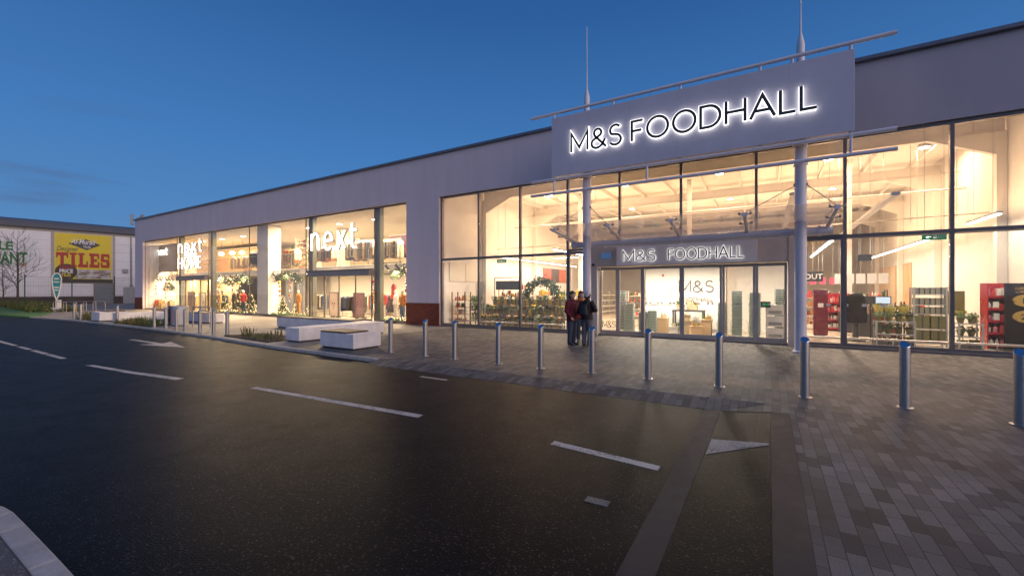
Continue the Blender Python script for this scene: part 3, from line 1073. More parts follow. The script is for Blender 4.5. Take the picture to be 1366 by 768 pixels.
def lit_word(parent, word, x0, z0, wd, h, w, y, gap=.3, label=None):
    o = strokes(word, x0, z0, wd, h, w, y - .09, y - .06, gap).build('letters', M['em_next'], parent, label=label)
    strokes(word, x0, z0, wd, h, w * 1.5, y - .055, y + .05, gap).build('letter_return', M['grey'], o)


def fixings(parent, xs, z):
    for x in xs:
        MB().tube((x, 15.77, z), (x, 16.04, z), .025, n=6).build('fixing', M['lgrey'], parent)


nx = thing('shop_sign', 'large bright white lower case lettering above the nearer glazed shop entrance', 'sign', (-21.8, 15.72, 4.1))
lit_word(nx, 'next', -23.72, 4.12, 4.2, 1.42, .13, 15.72)
fixings(nx, (-23.2, -21.0, -19.8), 4.6)
nx = thing('shop_sign', 'stacked two line bright white lettering high on the far glazed bay', 'sign', (-39.7, 15.72, 3.55))
lit_word(nx, 'next', -41.75, 4.8, 4.2, 1.0, .09, 15.72)
lit_word(nx, 'HOME', -41.75, 3.5, 4.0, .92, .065, 15.72, .3, 'capitals of the lower line')
fixings(nx, (-41.0, -39.5, -38.2), 4.8)
nx = thing('sign_reflection', 'small glowing white lettering standing in for a sign reflection in the far end bay', 'sign', (-48.3, 16.8, 5.05))  # glowing letters built in place of a reflected sign
strokes('next', -49.4, 5.05, 2.2, .62, .08, 16.83, 16.9, gap=.3).build('letters', M['em_next'], nx)
# ------------------------------------------------------------------ bollards
def make_bollard():
    t = thing('bollard', '', 'bollard')
    n, r, h = 28, .063, .965
    b = MB()
    vs, fs = [], []
    for i in range(n):
        a = 2 * PI * i / n
        x, y = r * math.cos(a), r * math.sin(a)
        vs.append((x, y, -.02))
        vs.append((x, y, h - .045 + y / r * .04))
    for i in range(n):
        j = (i + 1) % n
        fs.append((2 * i, 2 * j, 2 * j + 1, 2 * i + 1))
    b.add(vs, fs)
    b.build('post', M['steel'], t, smooth=True, world=False, fix=False)
    b = MB()
    vs = []
    for i in range(n):
        a = 2 * PI * i / n
        x, y = .0627 * math.cos(a), .0627 * math.sin(a)
        vs.append((x, y, h - .046 + y / r * .04))
    for i in range(n):
        a = 2 * PI * i / n
        x, y = .058 * math.cos(a), .058 * math.sin(a)
        vs.append((x, y, h - .038 + y / r * .04))
    b.add(vs, [(i, (i + 1) % n, n + (i + 1) % n, n + i) for i in range(n)] + [tuple(range(n, 2 * n))])
    b.build('slanted_cap', M['mirror'], t, world=False, fix=False)
    MB().lathe([(.0643, h - .24), (.0652, h - .236), (.0652, h - .225), (.0643, h - .22)], 28).build('ring', M['steel'], t, smooth=True, world=False)
    MB().lathe([(.1, -.01), (.1, .008), (.074, .012)], 24).build('base_plate', M['steel'], t, smooth=True, world=False)
    return t


BOL = [(-35.94, 8.2, 'farthest steel bollard, left one of the close pair before the cycle hoops'),
       (-34.72, 8.2, 'far steel bollard, right one of the close pair before the cycle hoops'),
       (-29.12, 8.25, 'lone far steel bollard standing against the white planter block'),
       (-24.49, 8.25, 'steel bollard at the right end of the far planting bed left of the bins'),
       (-23.1, 8.2, 'steel bollard directly in front of the left bin'),
       (-21.9, 8.15, 'short looking steel bollard in front of the right bin'),
       (-21.2, 8.2, 'steel bollard just right of the bins below the far sign'),
       (-19.87, 8.2, 'steel bollard in front of the far glazed entrance doors'),
       (-18.73, 8.2, 'steel bollard second left of the planter bench bed'),
       (-17.67, 8.2, 'steel bollard nearest left of the planter bench bed'),
       (-8.94, 8.28, 'steel bollard nearest right of the white bench with the wooden seat'),
       (-7.68, 8.3, 'steel bollard before the red brick plinth between the shopfronts'),
       (-6.7, 8.3, 'steel bollard in front of the left end of the flower display'),
       (-5.4, 8.3, 'steel bollard in front of the middle of the flower display'),
       (-4.29, 8.3, 'steel bollard in front of the right part of the flower display'),
       (-3.14, 8.4, 'steel bollard just right of the people on the pavement'),
       (-2.0, 8.4, 'steel bollard in front of the left sliding door'),
       (-.75, 8.36, 'steel bollard in front of the right side of the doors and wicker hampers'),
       (.5, 8.25, 'steel bollard in front of the right canopy column'),
       (1.7, 8.25, 'steel bollard in front of the tall shelves of olive boxes'),
       (2.74, 7.95, 'nearest steel bollard at the right edge before the black price panel')]
b0 = make_bollard()
for i, (x, y, l) in enumerate(BOL):
    o = b0 if i == 0 else copy_tree(b0)
    place(o, (x, y, 0), rad((i * 37) % 11 - 5), l, 'steel bollards along the kerb')

# ------------------------------------------------------------------ white concrete benches
def block(parent, x0, x1, y0, y1, z0, z1, name='block', label=None):
    MB().box(x0, x1, y0, y1, z0 + .05, z1).build(name, M['benchwhite'], parent, bevel=.012, label=label)
    MB().box(x0 + .05, x1 - .05, y0 + .05, y1 - .05, z0 - .02, z0 + .051).build('recessed_foot', M['dark'], parent)


def slats(parent, x0, x1, y0, y1, z, along='x'):
    b = MB()
    if along == 'x':
        n = max(2, int((y1 - y0) / .12))
        for i in range(n):
            a, c = y0 + (y1 - y0) * i / n, y0 + (y1 - y0) * (i + .9) / n
            b.box(x0, x1, a, c, z + .004, z + .05)
    else:
        n = max(2, int((x1 - x0) / .12))
        for i in range(n):
            a, c = x0 + (x1 - x0) * i / n, x0 + (x1 - x0) * (i + .9) / n
            b.box(a, c, y0, y1, z + .004, z + .05)
    return b.build('wooden_seat', M['teak'], parent)


t = thing('bench', 'short white concrete bench with dark wooden seat, nearest the road', 'bench', (-10.9, 8.45, 0))
block(t, -11.6, -10.08, 7.95, 8.95, 0, .46)
slats(t, -11.62, -10.45, 7.98, 8.8, .46)
t = thing('bench', 'long white planter bench with wooden seat and a projecting white end block', 'bench', (-15.5, 10.5, 0))
block(t, -13.98, -13.2, 8.28, 11.9, 0, .47, label='block running back from the road')
block(t, -19.6, -13.99, 11.2, 11.95, 0, .47, label='long rear block')
slats(t, -19.65, -14.4, 11.22, 11.93, .47)
t = thing('bench', 'far white planter bench with wooden seat left of the bins', 'bench', (-29, 10.2, 0))
block(t, -30.9, -30.1, 8.55, 11.4, 0, .5, label='block running back from the road')
block(t, -30.09, -24.9, 10.7, 11.4, 0, .5, label='long rear block')
slats(t, -32.0, -25.2, 10.72, 11.38, .5)
t = thing('bench', 'farthest low white concrete block bench beside the far bollard', 'bench', (-32, 9, 0))
block(t, -32.9, -31.6, 8.2, 9.4, 0, .52)
slats(t, -32.88, -31.7, 8.6, 9.38, .52)

# ------------------------------------------------------------------ bins
for x, y, l, mt in ((-25.6, 9.55, 'dark grey round litter bin, left of the pair by the far bollards', pm('slate_bin', (.12, .12, .13), .5)),
                    (-24.75, 9.35, 'pale steel round litter bin with pinkish front panel, right of the pair', M['lgrey'])):
    t = thing('litter_bin', l, 'bin', (x, y, 0), group='litter bins')
    MB().lathe([(.33, .03), (.35, .05), (.35, .86), (.36, .87), (.36, .95), (.3, .96), (.27, .9)], 28, (x, y, 0)).build('body', mt, t, smooth=True)
    MB().lathe([(.3, 0), (.3, .04)], 24, (x, y, 0)).build('foot', M['dark'], t)
    bm = MB()
    vs = []
    for k in range(9):
        a = rad(-120 + k * 9)
        for z in (.15, .8):
            vs.append((x + .354 * math.cos(a), y + .354 * math.sin(a), z))
    bm.add(vs, [(2 * k, 2 * k + 2, 2 * k + 3, 2 * k + 1) for k in range(8)])
    bm.build('front_panel', pm('bin_panel_pink', (.42, .3, .32), .5) if mt is M['lgrey'] else M['dark'], t, fix=False)

# hoop rail between two bollards, bike hoops far left
def hoop(loc, w, h, r, label, rz=0.0, mat=None, name='cycle_hoop', cat='cycle hoop', group=None):
    t = thing(name, label, cat, loc, rz, group)
    b = MB()
    pts = [(-w / 2, 0, 0), (-w / 2, 0, h - .12)] + [(-w / 2 + .12 - .12 * math.cos(rad(a)), 0, h - .12 + .12 * math.sin(rad(a))) for a in (30, 60, 90)]
    pts += [(w / 2 - .12 + .12 * math.sin(rad(a)), 0, h - .12 + .12 * math.cos(rad(a))) for a in (0, 30, 60)] + [(w / 2, 0, h - .12), (w / 2, 0, 0)]
    b.path(pts, r, 10)
    b.build('hoop', mat or M['steel'], t, smooth=True, world=False)
    for s in (-1, 1):
        MB().lathe([(.07, 0), (.07, .012), (.03, .015)], 12, (s * w / 2, 0, 0)).build('foot_plate', mat or M['steel'], t, world=False)
    return t


hoop((-22.6, 9.4, 0), 1.2, .95, .03, 'low steel hoop rail behind the bollards right of the bins', rz=.2, name='hoop_rail', cat='hoop rail')
for i, (x, y) in enumerate([(-49.0, 10.35), (-49.05, 10.95), (-49.1, 11.55), (-49.15, 12.15), (-49.2, 12.75)]):
    hoop((x, y, 0), .8, .82, .022, ['nearest', 'second nearest', 'middle', 'second farthest', 'farthest'][i] + ' of the five pale steel cycle hoops by the teal flag', rz=.95, group='cycle hoops by the flag')
# ------------------------------------------------------------------ people: lofted volumes fused into one skin each
def limb(b, pts, rs, n=12):
    for (p, q), (r0, r1) in zip(zip(pts[:-1], pts[1:]), zip(rs[:-1], rs[1:])):
        b.tube(p, q, r0, r1, n)
    for p, r in zip(pts, rs):
        b.ball(p, r, n, 8)


def loft(b, rings, n=20):
    vs, fs = [], []
    for cx, cy, z, rx, ry in rings:
        for i in range(n):
            a = 2 * PI * i / n
            vs.append((cx + rx * math.cos(a), cy + ry * math.sin(a), z))
    for k in range(len(rings) - 1):
        for i in range(n):
            j = (i + 1) % n
            fs.append((k * n + i, k * n + j, (k + 1) * n + j, (k + 1) * n + i))
    fs.append(tuple(reversed(range(n))))
    fs.append(tuple(range((len(rings) - 1) * n, len(rings) * n)))
    b.add(vs, fs)


def fuse(b, name, mat, parent, vox=.013, smooth=6):
    o = b.build(name, mat, None, world=False)
    m = o.modifiers.new('fuse', 'REMESH')
    m.mode = 'VOXEL'
    m.voxel_size = vox
    m2 = o.modifiers.new('soften', 'SMOOTH')
    m2.factor = .5
    m2.iterations = smooth
    dg = bpy.context.evaluated_depsgraph_get()
    me = bpy.data.meshes.new_from_object(o.evaluated_get(dg))
    bpy.data.objects.remove(o)
    me.polygons.foreach_set('use_smooth', [True] * len(me.polygons))
    me.materials.clear()
    me.materials.append(mat)
    o = bpy.data.objects.new(name, me)
    COL.objects.link(o)
    o.parent = parent
    return o


def hand(b, wrist, d, side, s=1.0):
    """Palm, four unequal curled fingers and a thumb off the side; d is the forearm direction."""
    d = Vector(d).normalized()
    up = Vector((0, 1, 0)) if abs(d.y) < .8 else Vector((0, 0, 1))
    u = d.cross(up).normalized() * side
    nrm = u.cross(d).normalized()
    w = Vector(wrist)
    limb(b, [w, w + d * .05 * s, w + d * .085 * s], [.026 * s, .036 * s, .034 * s], 8)
    for k, (l, off) in enumerate(((.068, -.028), (.078, -.009), (.072, .01), (.056, .027))):
        p0 = w + d * .09 * s + u * off * s
        p1 = p0 + (d * .9 + nrm * .35) * l * .55 * s
        p2 = p1 + (d * .5 + nrm * .85) * l * .5 * s
        limb(b, [p0, p1, p2], [.0105 * s, .0095 * s, .008 * s], 6)
    p0 = w + d * .035 * s - u * .03 * s
    limb(b, [p0, p0 + (d * .6 - u * .7) * .04 * s, p0 + (d * .95 - u * .6 + nrm * .4) * .075 * s], [.014 * s, .012 * s, .0095 * s], 6)


def person(label, loc, rz, coat, trousers, hair, arms, coat_len=.72, bow=0.0, head_turn=0.0, extras=None, stance=.1, vox=.012, skin=None, height=.95, kind='person', feet=None, group=None):
    """arms: for left and right (shoulder, elbow, wrist) points. The figure faces -Y before rz."""
    t = thing('person' if kind == 'person' else kind, label, kind if kind == 'person' else 'mannequin', loc, rz, group)
    sk = skin or M['skin']
    b = MB()
    hy = -.02 - bow
    Rz = Matrix.Rotation(head_turn, 3, 'Z')
    H = lambda x, y, z: tuple(Vector((0, hy + .0, 0)) + Rz @ Vector((x, y, 0)) + Vector((0, 0, z)))
    loft(b, [(0, 0, .86, .155, .11), (0, 0, .95, .165, .115), (0, 0, 1.08, .135, .095), (0, -.01, 1.25, .155, .11), (0, -.01, 1.36, .165, .105), (0, 0, 1.44, .1, .075), (0, hy * .5, 1.48, .06, .06)])
    limb(b, [(0, hy * .4, 1.44), H(0, .01, 1.55)], [.062, .056])
    b.ball(H(0, 0, 1.66), .092, 16, 12, 1.22)
    limb(b, [H(0, -.035, 1.6), H(0, -.04, 1.565)], [.066, .05])
    limb(b, [H(0, -.085, 1.66), H(0, -.107, 1.632)], [.012, .017], 8)
    for s in (-1, 1):
        b.ball(H(s * .09, .012, 1.65), .022, 8, 6, 1.4)
        x = s * stance
        fx, fy = (feet or {}).get(s, (0, 0))
        kx, ky = x + fx * .5, -.02 + fy * .5
        limb(b, [(s * .085, 0, .9), (kx, ky, .49), (x + fx, .025 + fy, .09)], [.098, .062, .042])
        limb(b, [(x + fx, .03 + fy, .05), (x + fx + s * .02, -.13 + fy, .035)], [.042, .035])
        sh, el, wr = arms[s]
        limb(b, [sh, el, wr], [.06, .045, .03])
        hand(b, wr, Vector(wr) - Vector(el), s)
    fuse(b, 'body', sk, t, vox, 3)
    for s in (-1, 1):
        if kind == 'person':
            MB().ball(H(s * .034, -.082, 1.672), .0115, 8, 6).build('eye', M['dark'], t, world=False)
    if kind == 'person':
        m = MB()
        limb(m, [H(-.024, -.096, 1.595), H(0, -.101, 1.593), H(.024, -.096, 1.595)], [.006, .008, .006], 6)
        m.build('mouth', pm('lips', (.32, .11, .09), .5), t, world=False)
    if hair is not None:
        b = MB()
        b.ball(H(0, .018, 1.69), .1, 14, 10, 1.12)
        limb(b, [H(-.075, .03, 1.66), H(-.06, .06, 1.58), H(0, .075, 1.55), H(.06, .06, 1.58), H(.075, .03, 1.66)], [.04, .045, .045, .045, .04])
        limb(b, [H(-.05, -.055, 1.735), H(.05, -.06, 1.735)], [.03, .026])
        fuse(b, 'hair', hair, t, vox, 3)
    # coat
    b = MB()
    zb = 1.46 - coat_len
    loft(b, [(0, 0, zb, .215, .165), (0, 0, .98 if zb < .95 else zb + .03, .2, .15), (0, 0, 1.1, .185, .138), (0, -.01, 1.25, .195, .145), (0, -.01, 1.37, .2, .138), (0, 0, 1.46, .125, .1), (0, hy * .4, 1.52, .085, .085)])
    for s in (-1, 1):
        sh, el, wr = [Vector(p) for p in arms[s]]
        limb(b, [sh, el, el + (wr - el) * .9], [.082, .068, .055])
    fuse(b, 'coat' if kind == 'person' else 'top', coat, t, vox, 4)
    b = MB()
    for s in (-1, 1):
        x = s * stance
        fx, fy = (feet or {}).get(s, (0, 0))
        limb(b, [(s * .085, 0, .92), (x + fx * .5, -.02 + fy * .5, .49), (x + fx, .025 + fy, .1)], [.116, .086, .07])
    loft(b, [(0, 0, .8, .17, .125), (0, 0, 1.0, .172, .125)])
    fuse(b, 'trousers', trousers, t, vox, 4)
    if kind == 'person':
        for s in (-1, 1):
            x = s * stance
            fx, fy = (feet or {}).get(s, (0, 0))
            b = MB()
            limb(b, [(x + fx, .04 + fy, .05), (x + fx, -.03 + fy, .055), (x + fx + s * .02, -.15 + fy, .036)], [.05, .052, .038])
            fuse(b, 'shoe', M['dark'], t, vox, 2)
    if extras:
        extras(t, H)
    t.scale = (height, height, height)
    return t


A_DOWN = {-1: ((-.19, 0, 1.4), (-.25, .03, 1.12), (-.24, -.08, .88)), 1: ((.19, 0, 1.4), (.25, .03, 1.12), (.24, -.08, .88))}


def p1x(t, H):
    b = MB()
    for s in (-1, 1):
        ring = [H(s * .036 + .026 * math.cos(a), -.1, 1.672 + .021 * math.sin(a)) for a in [2 * PI * i / 12 for i in range(13)]]
        b.path(ring, .003, 5)
        b.tube(H(s * .062, -.098, 1.675), H(s * .092, .01, 1.675), .003, n=5)
    b.build('glasses', M['dark'], t, world=False)


def p2x(t, H):
    b = MB()
    limb(b, [(-.09, -.03, 1.5), (-.04, -.11, 1.47), (.04, -.11, 1.47), (.09, -.03, 1.5), (.05, .07, 1.52), (-.05, .07, 1.52), (-.09, -.03, 1.5)], [.045] * 7)
    limb(b, [(.03, -.13, 1.46), (.04, -.15, 1.25)], [.05, .045])
    fuse(b, 'scarf', M['orange'], t, .014, 4)


def p3x(t, H):
    b = MB()
    b.ball(H(0, .015, 1.705), .108, 14, 10, 1.05)
    limb(b, [H(-.07, .05, 1.64), H(0, .09, 1.62), H(.07, .05, 1.64)], [.035, .035, .035])
    fuse(b, 'knitted_hat', M['hairpale'], t, .013, 3)
    b = MB()                                                       # small dark rucksack on the back
    loft(b, [(0, .2, .98, .13, .07), (0, .21, 1.05, .15, .09), (0, .21, 1.25, .14, .08), (0, .19, 1.36, .1, .05)])
    r = fuse(b, 'rucksack', M['black'], t, .014, 4)
    MB().path([(-.1, .2, 1.33), (-.13, .06, 1.47), (-.12, -.12, 1.38)], .016, 6).path([(.1, .2, 1.33), (.13, .06, 1.47), (.12, -.12, 1.38)], .016, 6).build('strap', M['black'], r, world=False)


person('person in a maroon coat, jeans and glasses standing in profile, looking right', (-5.3, 12.4, 0), rad(70), M['maroon'], M['jeans'], M['hair'],
           {-1: ((-.19, 0, 1.4), (-.25, .02, 1.13), (-.2, -.14, .93)), 1: ((.19, 0, 1.4), (.25, .0, 1.13), (.16, -.2, 1.05))}, coat_len=.66, extras=p1x)
person('person with an orange scarf, half hidden between the maroon coat and the dark coat', (-5.35, 13.3, 0), rad(20), M['redcloth'], M['jeans'], M['hair'], A_DOWN, coat_len=.62, extras=p2x, head_turn=rad(35))
person('person in a dark brown coat and pale knitted hat seen from behind with bent elbow', (-4.8, 12.4, 0), rad(170), M['umber'], pm('grey_trousers', (.13, .12, .13), .85), M['hair'],
       {-1: ((-.19, 0, 1.4), (-.34, .03, 1.17), (-.12, -.2, 1.14)), 1: ((.19, 0, 1.4), (.25, .03, 1.14), (.16, -.18, 1.02))}, coat_len=.6, bow=.05, extras=p3x)
# ------------------------------------------------------------------ things inside the shops
def leaf_cloud(b, pts_fn, n, size, r, flat=.0):
    for _ in range(n):
        p = Vector(pts_fn(r))
        d = Vector((r.gauss(0, 1), r.gauss(0, 1), r.gauss(0, 1) * (1 - flat))).normalized()
        u = d.orthogonal().normalized()
        s = size * r.uniform(.5, 1.3)
        b.add([p - u * s * .35, p + d * s * .5, p + u * s * .35, p + d * s * 1.1 + Vector((0, 0, -.2 * s))], [(0, 1, 2), (0, 2, 3)])


def make_bucket(fc, gc, seed):
    t = thing('flower_bucket', '', 'flower bucket')
    MB().lathe([(.075, 0), (.12, .3), (.126, .31), (.122, .32), (.11, .3), (.1, .25)], 14).build('bucket', M['zinc'], t, smooth=True, world=False, fix=False)
    r = random.Random(seed)
    b = MB()
    leaf_cloud(b, lambda q: (q.gauss(0, .07), q.gauss(0, .07), q.uniform(.27, .48)), 150, .075, r)
    b.build('foliage', gc, t, world=False, fix=False)
    b = MB()
    for _ in range(10):
        a, q = r.uniform(0, 2 * PI), .13 * math.sqrt(r.random())
        b.ball((q * math.cos(a), q * math.sin(a), r.uniform(.4, .54) - q * .5), r.uniform(.025, .042), 6, 4, .8)
    b.build('blooms', fc, t, world=False, fix=False)
    return t


FC = [('pink', pm('pink_blooms', (.6, .2, .22), .7)), ('yellow', pm('yellow_blooms', (.75, .5, .05), .7)), ('white', pm('white_blooms', (.8, .76, .66), .7)),
      ('purple', pm('purple_blooms', (.2, .06, .22), .7)), ('peach', pm('peach_blooms', (.75, .42, .22), .7))]
protos = [make_bucket(m, M['leaf'] if i % 2 else M['leaf2'], 100 + i) for i, (n, m) in enumerate(FC)]
used = [False] * 5

# tiered stand
t = thing('flower_stand', 'long dark metal tiered stand holding grey flower buckets behind the left glazing', 'flower stand', (-9.7, 17.2, 0))
for z, y0, y1, x0, x1 in ((.05, 16.45, 16.85, -12.0, -7.4), (.5, 16.9, 17.3, -12.1, -7.5), (.95, 17.35, 17.8, -11.9, -7.7)):
    b = MB()
    b.box(x0, x1, y0, y1, z - .03, z)
    b.build('shelf', M['frame'], t)
    MB().box(x0, x1, y0 - .02, y0, z - .1, z + .02).build('shelf_edge', M['frame'], t)
gold = pm('ochre_gap_glow', (.55, .36, .08), .6, var=.2)  # ochre stands in for warm light between the buckets
for z0, z1, y in ((.06, .46, 16.9), (.53, .9, 17.34), (.98, 1.3, 17.84)):
    MB().box(-11.9, -7.6, y, y + .01, z0, z1).build('back_panel', gold, t)  # added panels carrying that glow in their colour
for x in (-12.05, -9.8, -7.55):
    MB().box(x - .02, x + .02, 16.86, 16.9, 0, .5).build('leg', M['frame'], t)
    MB().box(x - .02, x + .02, 17.31, 17.35, 0, .95).build('leg', M['frame'], t)
    MB().box(x - .02, x + .02, 17.78, 17.82, 0, 1.0).build('leg', M['frame'], t)
rr = random.Random(3)
for tier, (nm, z, y, x0, n, dx) in enumerate((('bottom', .05, 16.65, -11.7, 12, .37), ('middle', .5, 17.1, -11.8, 12, .37), ('top', .95, 17.58, -11.6, 10, .4))):
    for i in range(n):
        k = rr.randrange(5)
        o = protos[k] if not used[k] else copy_tree(protos[k])
        used[k] = True
        place(o, (x0 + i * dx + rr.uniform(-.03, .03), y + rr.uniform(-.03, .03), z), rr.uniform(0, 6),
              'grey bucket of %s flowers, %s from the left on the %s tier' % (FC[k][0], ORD[i], nm), 'flower buckets on the tiered stand', rr.uniform(1.0, 1.18))

# low rail just inside the glazing
def rail(x0, x1, y, z, label):
    t = thing('window_rail', label, 'rail', ((x0 + x1) / 2, y, 0))
    MB().tube((x0, y, z), (x1, y, z), .03, n=10).build('bar', M['steel'], t, smooth=True)
    n = max(2, round((x1 - x0) / 1.1) + 1)
    for i in range(n):
        x = x0 + .1 + (x1 - x0 - .2) * i / (n - 1)
        MB().tube((x, y, 0), (x, y, z), .014, n=8).build('post', M['steel'], t)


rail(-13.4, -6.0, 16.18, .28, 'low steel guard rail behind the left glazing before the flower buckets')
rail(.9, 6.3, 16.18, .28, 'low steel guard rail behind the right glazing')

# arch of greenery, hanging board, small trees, racks on the left
t = thing('wreath_arch', 'round leafy garland arch rising over the flower display', 'wreath', (-9.5, 18.5, 0))
r = random.Random(8)
b = MB()


def arch_pt(q):
    a = q.uniform(-.25, PI + .25)
    return (-9.5 + .86 * math.cos(a) + q.gauss(0, .1), 18.5 + q.gauss(0, .1), 1.36 + .82 * math.sin(a) + q.gauss(0, .1))


leaf_cloud(b, arch_pt, 1500, .11, r)
b.build('greenery', M['fir'], t, fix=False)
MB().path([(-9.5 + .86 * math.cos(a), 18.5, 1.36 + .82 * math.sin(a)) for a in [-.25 + (PI + .5) * i / 16 for i in range(17)]], .02, 6).build('hoop', M['dark'], t)
MB().box(-10.1, -8.9, 18.3, 18.7, 0, 1.1).build('base', M['kraft'], t)
b = MB()
for _ in range(24):
    p = arch_pt(r)
    b.ball((p[0], p[1] - .12, p[2]), .012, 6, 4)
b.build('fairy_lights', M['em_bulb'], t)

t = thing('chalkboard_sign', 'long black header board in a thin frame above the flower buckets', 'sign', (-11.2, 18.0, 0))
MB().box(-11.85, -10.5, 17.98, 18.02, 1.76, 2.2).build('board', M['black'], t)
for x in (-11.93, -10.45):
    MB().box(x - .015, x + .015, 17.98, 18.02, 0, 2.35).build('post', M['dark'], t)
MB().box(-11.93, -10.45, 17.98, 18.02, 2.35, 2.38).build('top_bar', M['dark'], t)


def shelf_unit(name, label, x0, x1, y0, y1, levels, h, frame, group=None, cat='shelves', panel=None):
    t = thing(name, label, cat, ((x0 + x1) / 2, (y0 + y1) / 2, 0), 0, group)
    for x in (x0 + .02, x1 - .02):
        for y in (y0 + .02, y1 - .02):
            MB().box(x - .02, x + .02, y - .02, y + .02, 0, h).build('post', frame, t)
    for z in levels:
        MB().box(x0 + .041, x1 - .041, y0, y1, z - .025, z).build('shelf', panel or frame, t)
    return t


bottle_m = [pm('bottle_a', (.05, .1, .04), .15), pm('bottle_b', (.25, .06, .02), .15), pm('packet_c', (.6, .3, .08), .5), pm('packet_d', (.7, .66, .6), .5), pm('packet_e', (.55, .05, .05), .5)]
_SETS = {}


def goods(parent, x0, x1, y, z, seed, hmax=.26, name='goods', mats=None, dense=1.0):
    """A row of unlike packets and bottles on a shelf: one part."""
    r = random.Random(seed)
    b = MB()
    mats = mats or bottle_m
    x = x0
    while x < x1 - .05:
        wd = r.uniform(.05, .14)
        h = r.uniform(.45, 1) * hmax
        b.m = r.randrange(len(mats))
        if r.random() < dense:
            if r.random() < .5:
                b.box(x, min(x + wd, x1), y - .1, y + .08, z, z + h)
            else:
                b.lathe([(wd * .4, 0), (wd * .42, h * .6), (wd * .15, h * .78), (wd * .15, h)], 8, (x + wd / 2, y - .03, z))
        x += wd + r.uniform(.005, .03)
    if b.v:
        b.build(name, mats, parent)


t = shelf_unit('display_shelves', 'orange shelved rack of glasses and jars at the left edge of the food hall window', -13.6, -12.75, 16.6, 17.1, (.2, .55, .9, 1.25), 1.65, M['dark'], panel=pm('orange_shelf', (.5, .16, .04), .5))
for i, z in enumerate((.2, .55, .9, 1.25)):
    goods(t, -13.5, -12.85, 16.8, z, 400 + i, .26)
t = shelf_unit('display_shelves', 'low dark rack of potted plants beside the orange rack', -12.7, -12.15, 16.9, 17.4, (.3, .75), 1.1, M['dark'])
r = random.Random(4)
b = MB()
leaf_cloud(b, lambda q: (q.uniform(-12.7, -12.2), q.uniform(16.9, 17.3), q.choice((.3, .75, 1.1)) + q.uniform(.02, .35)), 500, .1, r)
b.build('plants', M['leaf2'], t, fix=False)
t = thing('reed_bundle', 'tall grey bundle of dried reeds standing behind the left flower buckets', 'reeds', (-13.0, 18.3, 0))
b = MB()
for _ in range(90):
    x, y = r.uniform(-13.25, -12.8), r.uniform(18.2, 18.5)
    b.tube((x, y, .9), (x + r.gauss(0, .03), y, r.uniform(2.0, 2.25)), .008, n=4)
b.build('reeds', M['grey'], t)
MB().lathe([(.2, 0), (.24, .9)], 16, (-13.02, 18.35, 0)).build('tub', M['zinc'], t)
t = shelf_unit('display_shelves', 'wooden shelves of bottles with red labels behind the dark header board', -13.2, -11.2, 20.3, 20.8, (.4, .9, 1.4, 1.8), 1.82, M['wood'])
for i, z in enumerate((.4, .9, 1.4, 1.8)):
    goods(t, -13.1, -11.3, 20.5, z, 430 + i, .34)
t = shelf_unit('display_shelves', 'bright stepped shelves of bouquets and packets behind the leafy arch', -10.8, -7.4, 20.4, 20.9, (.5, 1.0, 1.45), 1.5, M['white'])
for i, z in enumerate((.5, 1.0, 1.45)):
    goods(t, -10.7, -7.5, 20.6, z, 440 + i, .36, mats=[M['leaf2'], FC[1][1], FC[2][1], FC[4][1], M['leaf']])


def fir_tree(label, loc, h, rad_, seed, n=900, bulbs=40, pot=True, group=None):
    t = thing('fir_tree', label, 'fir tree', loc, 0, group)
    r = random.Random(seed)
    b = MB()
    z0 = .12 * h if pot else .05 * h

    def cone(q):
        u = 1 - math.sqrt(q.random())
        z = z0 + (h - z0) * u
        layer = .75 + .25 * math.cos(u * 40)
        rr_ = rad_ * (1 - u) * layer * math.sqrt(q.random())
        a = q.uniform(0, 2 * PI)
        return (rr_ * math.cos(a), rr_ * math.sin(a), z)
    leaf_cloud(b, cone, n, .055 * h + .02, r, .4)
    b.build('crown', M['fir'], t, world=False, fix=False)
    MB().tube((0, 0, 0), (0, 0, h * .9), .02 * h, .004, 8).build('trunk', M['bark'], t, world=False)
    if pot:
        MB().lathe([(.1 * h, 0), (.13 * h, .16 * h), (.12 * h, .165 * h)], 14).build('pot', M['wicker'], t, world=False)
    if bulbs:
        b = MB()
        for _ in range(bulbs):
            u = 1 - math.sqrt(r.random())
            a = r.uniform(0, 2 * PI)
            rr_ = rad_ * (1 - u) * 1.02
            b.ball((rr_ * math.cos(a), rr_ * math.sin(a), z0 + (h - z0) * u), .016, 6, 4)
        b.build('fairy_lights', M['em_bulb'], t, world=False)
    return t


fir_tree('small potted fir on a stand behind the people outside', (-6.6, 17.2, 1.35), .55, .2, 1, 350, 0)
t = thing('plinth_stand', 'pale box stand under the small potted fir', 'stand', (-6.6, 17.2, 0))
MB().box(-6.85, -6.35, 17.0, 17.4, 0, 1.33).build('box', M['cream'], t)
MB().box(-6.88, -6.32, 16.97, 17.43, 1.33, 1.35).build('top', M['white'], t)

# pictures on the side walls
def wall_picture(label, y0, y1, z0, z1, cols, x, face, panels=1, sc=1.2):
    t = thing('wall_picture', label, 'wall picture', (x, (y0 + y1) / 2, z0))
    for k in range(panels):
        a, c = y0 + (y1 - y0) * k / panels + .02, y0 + (y1 - y0) * (k + 1) / panels - .02
        MB().box(min(x, x + face * .04), max(x, x + face * .04), a, c, z0, z1).build('panel', ramp_noise('picture', cols[k % len(cols)], sc, .5, (1, 1, .5)), t)
    return t


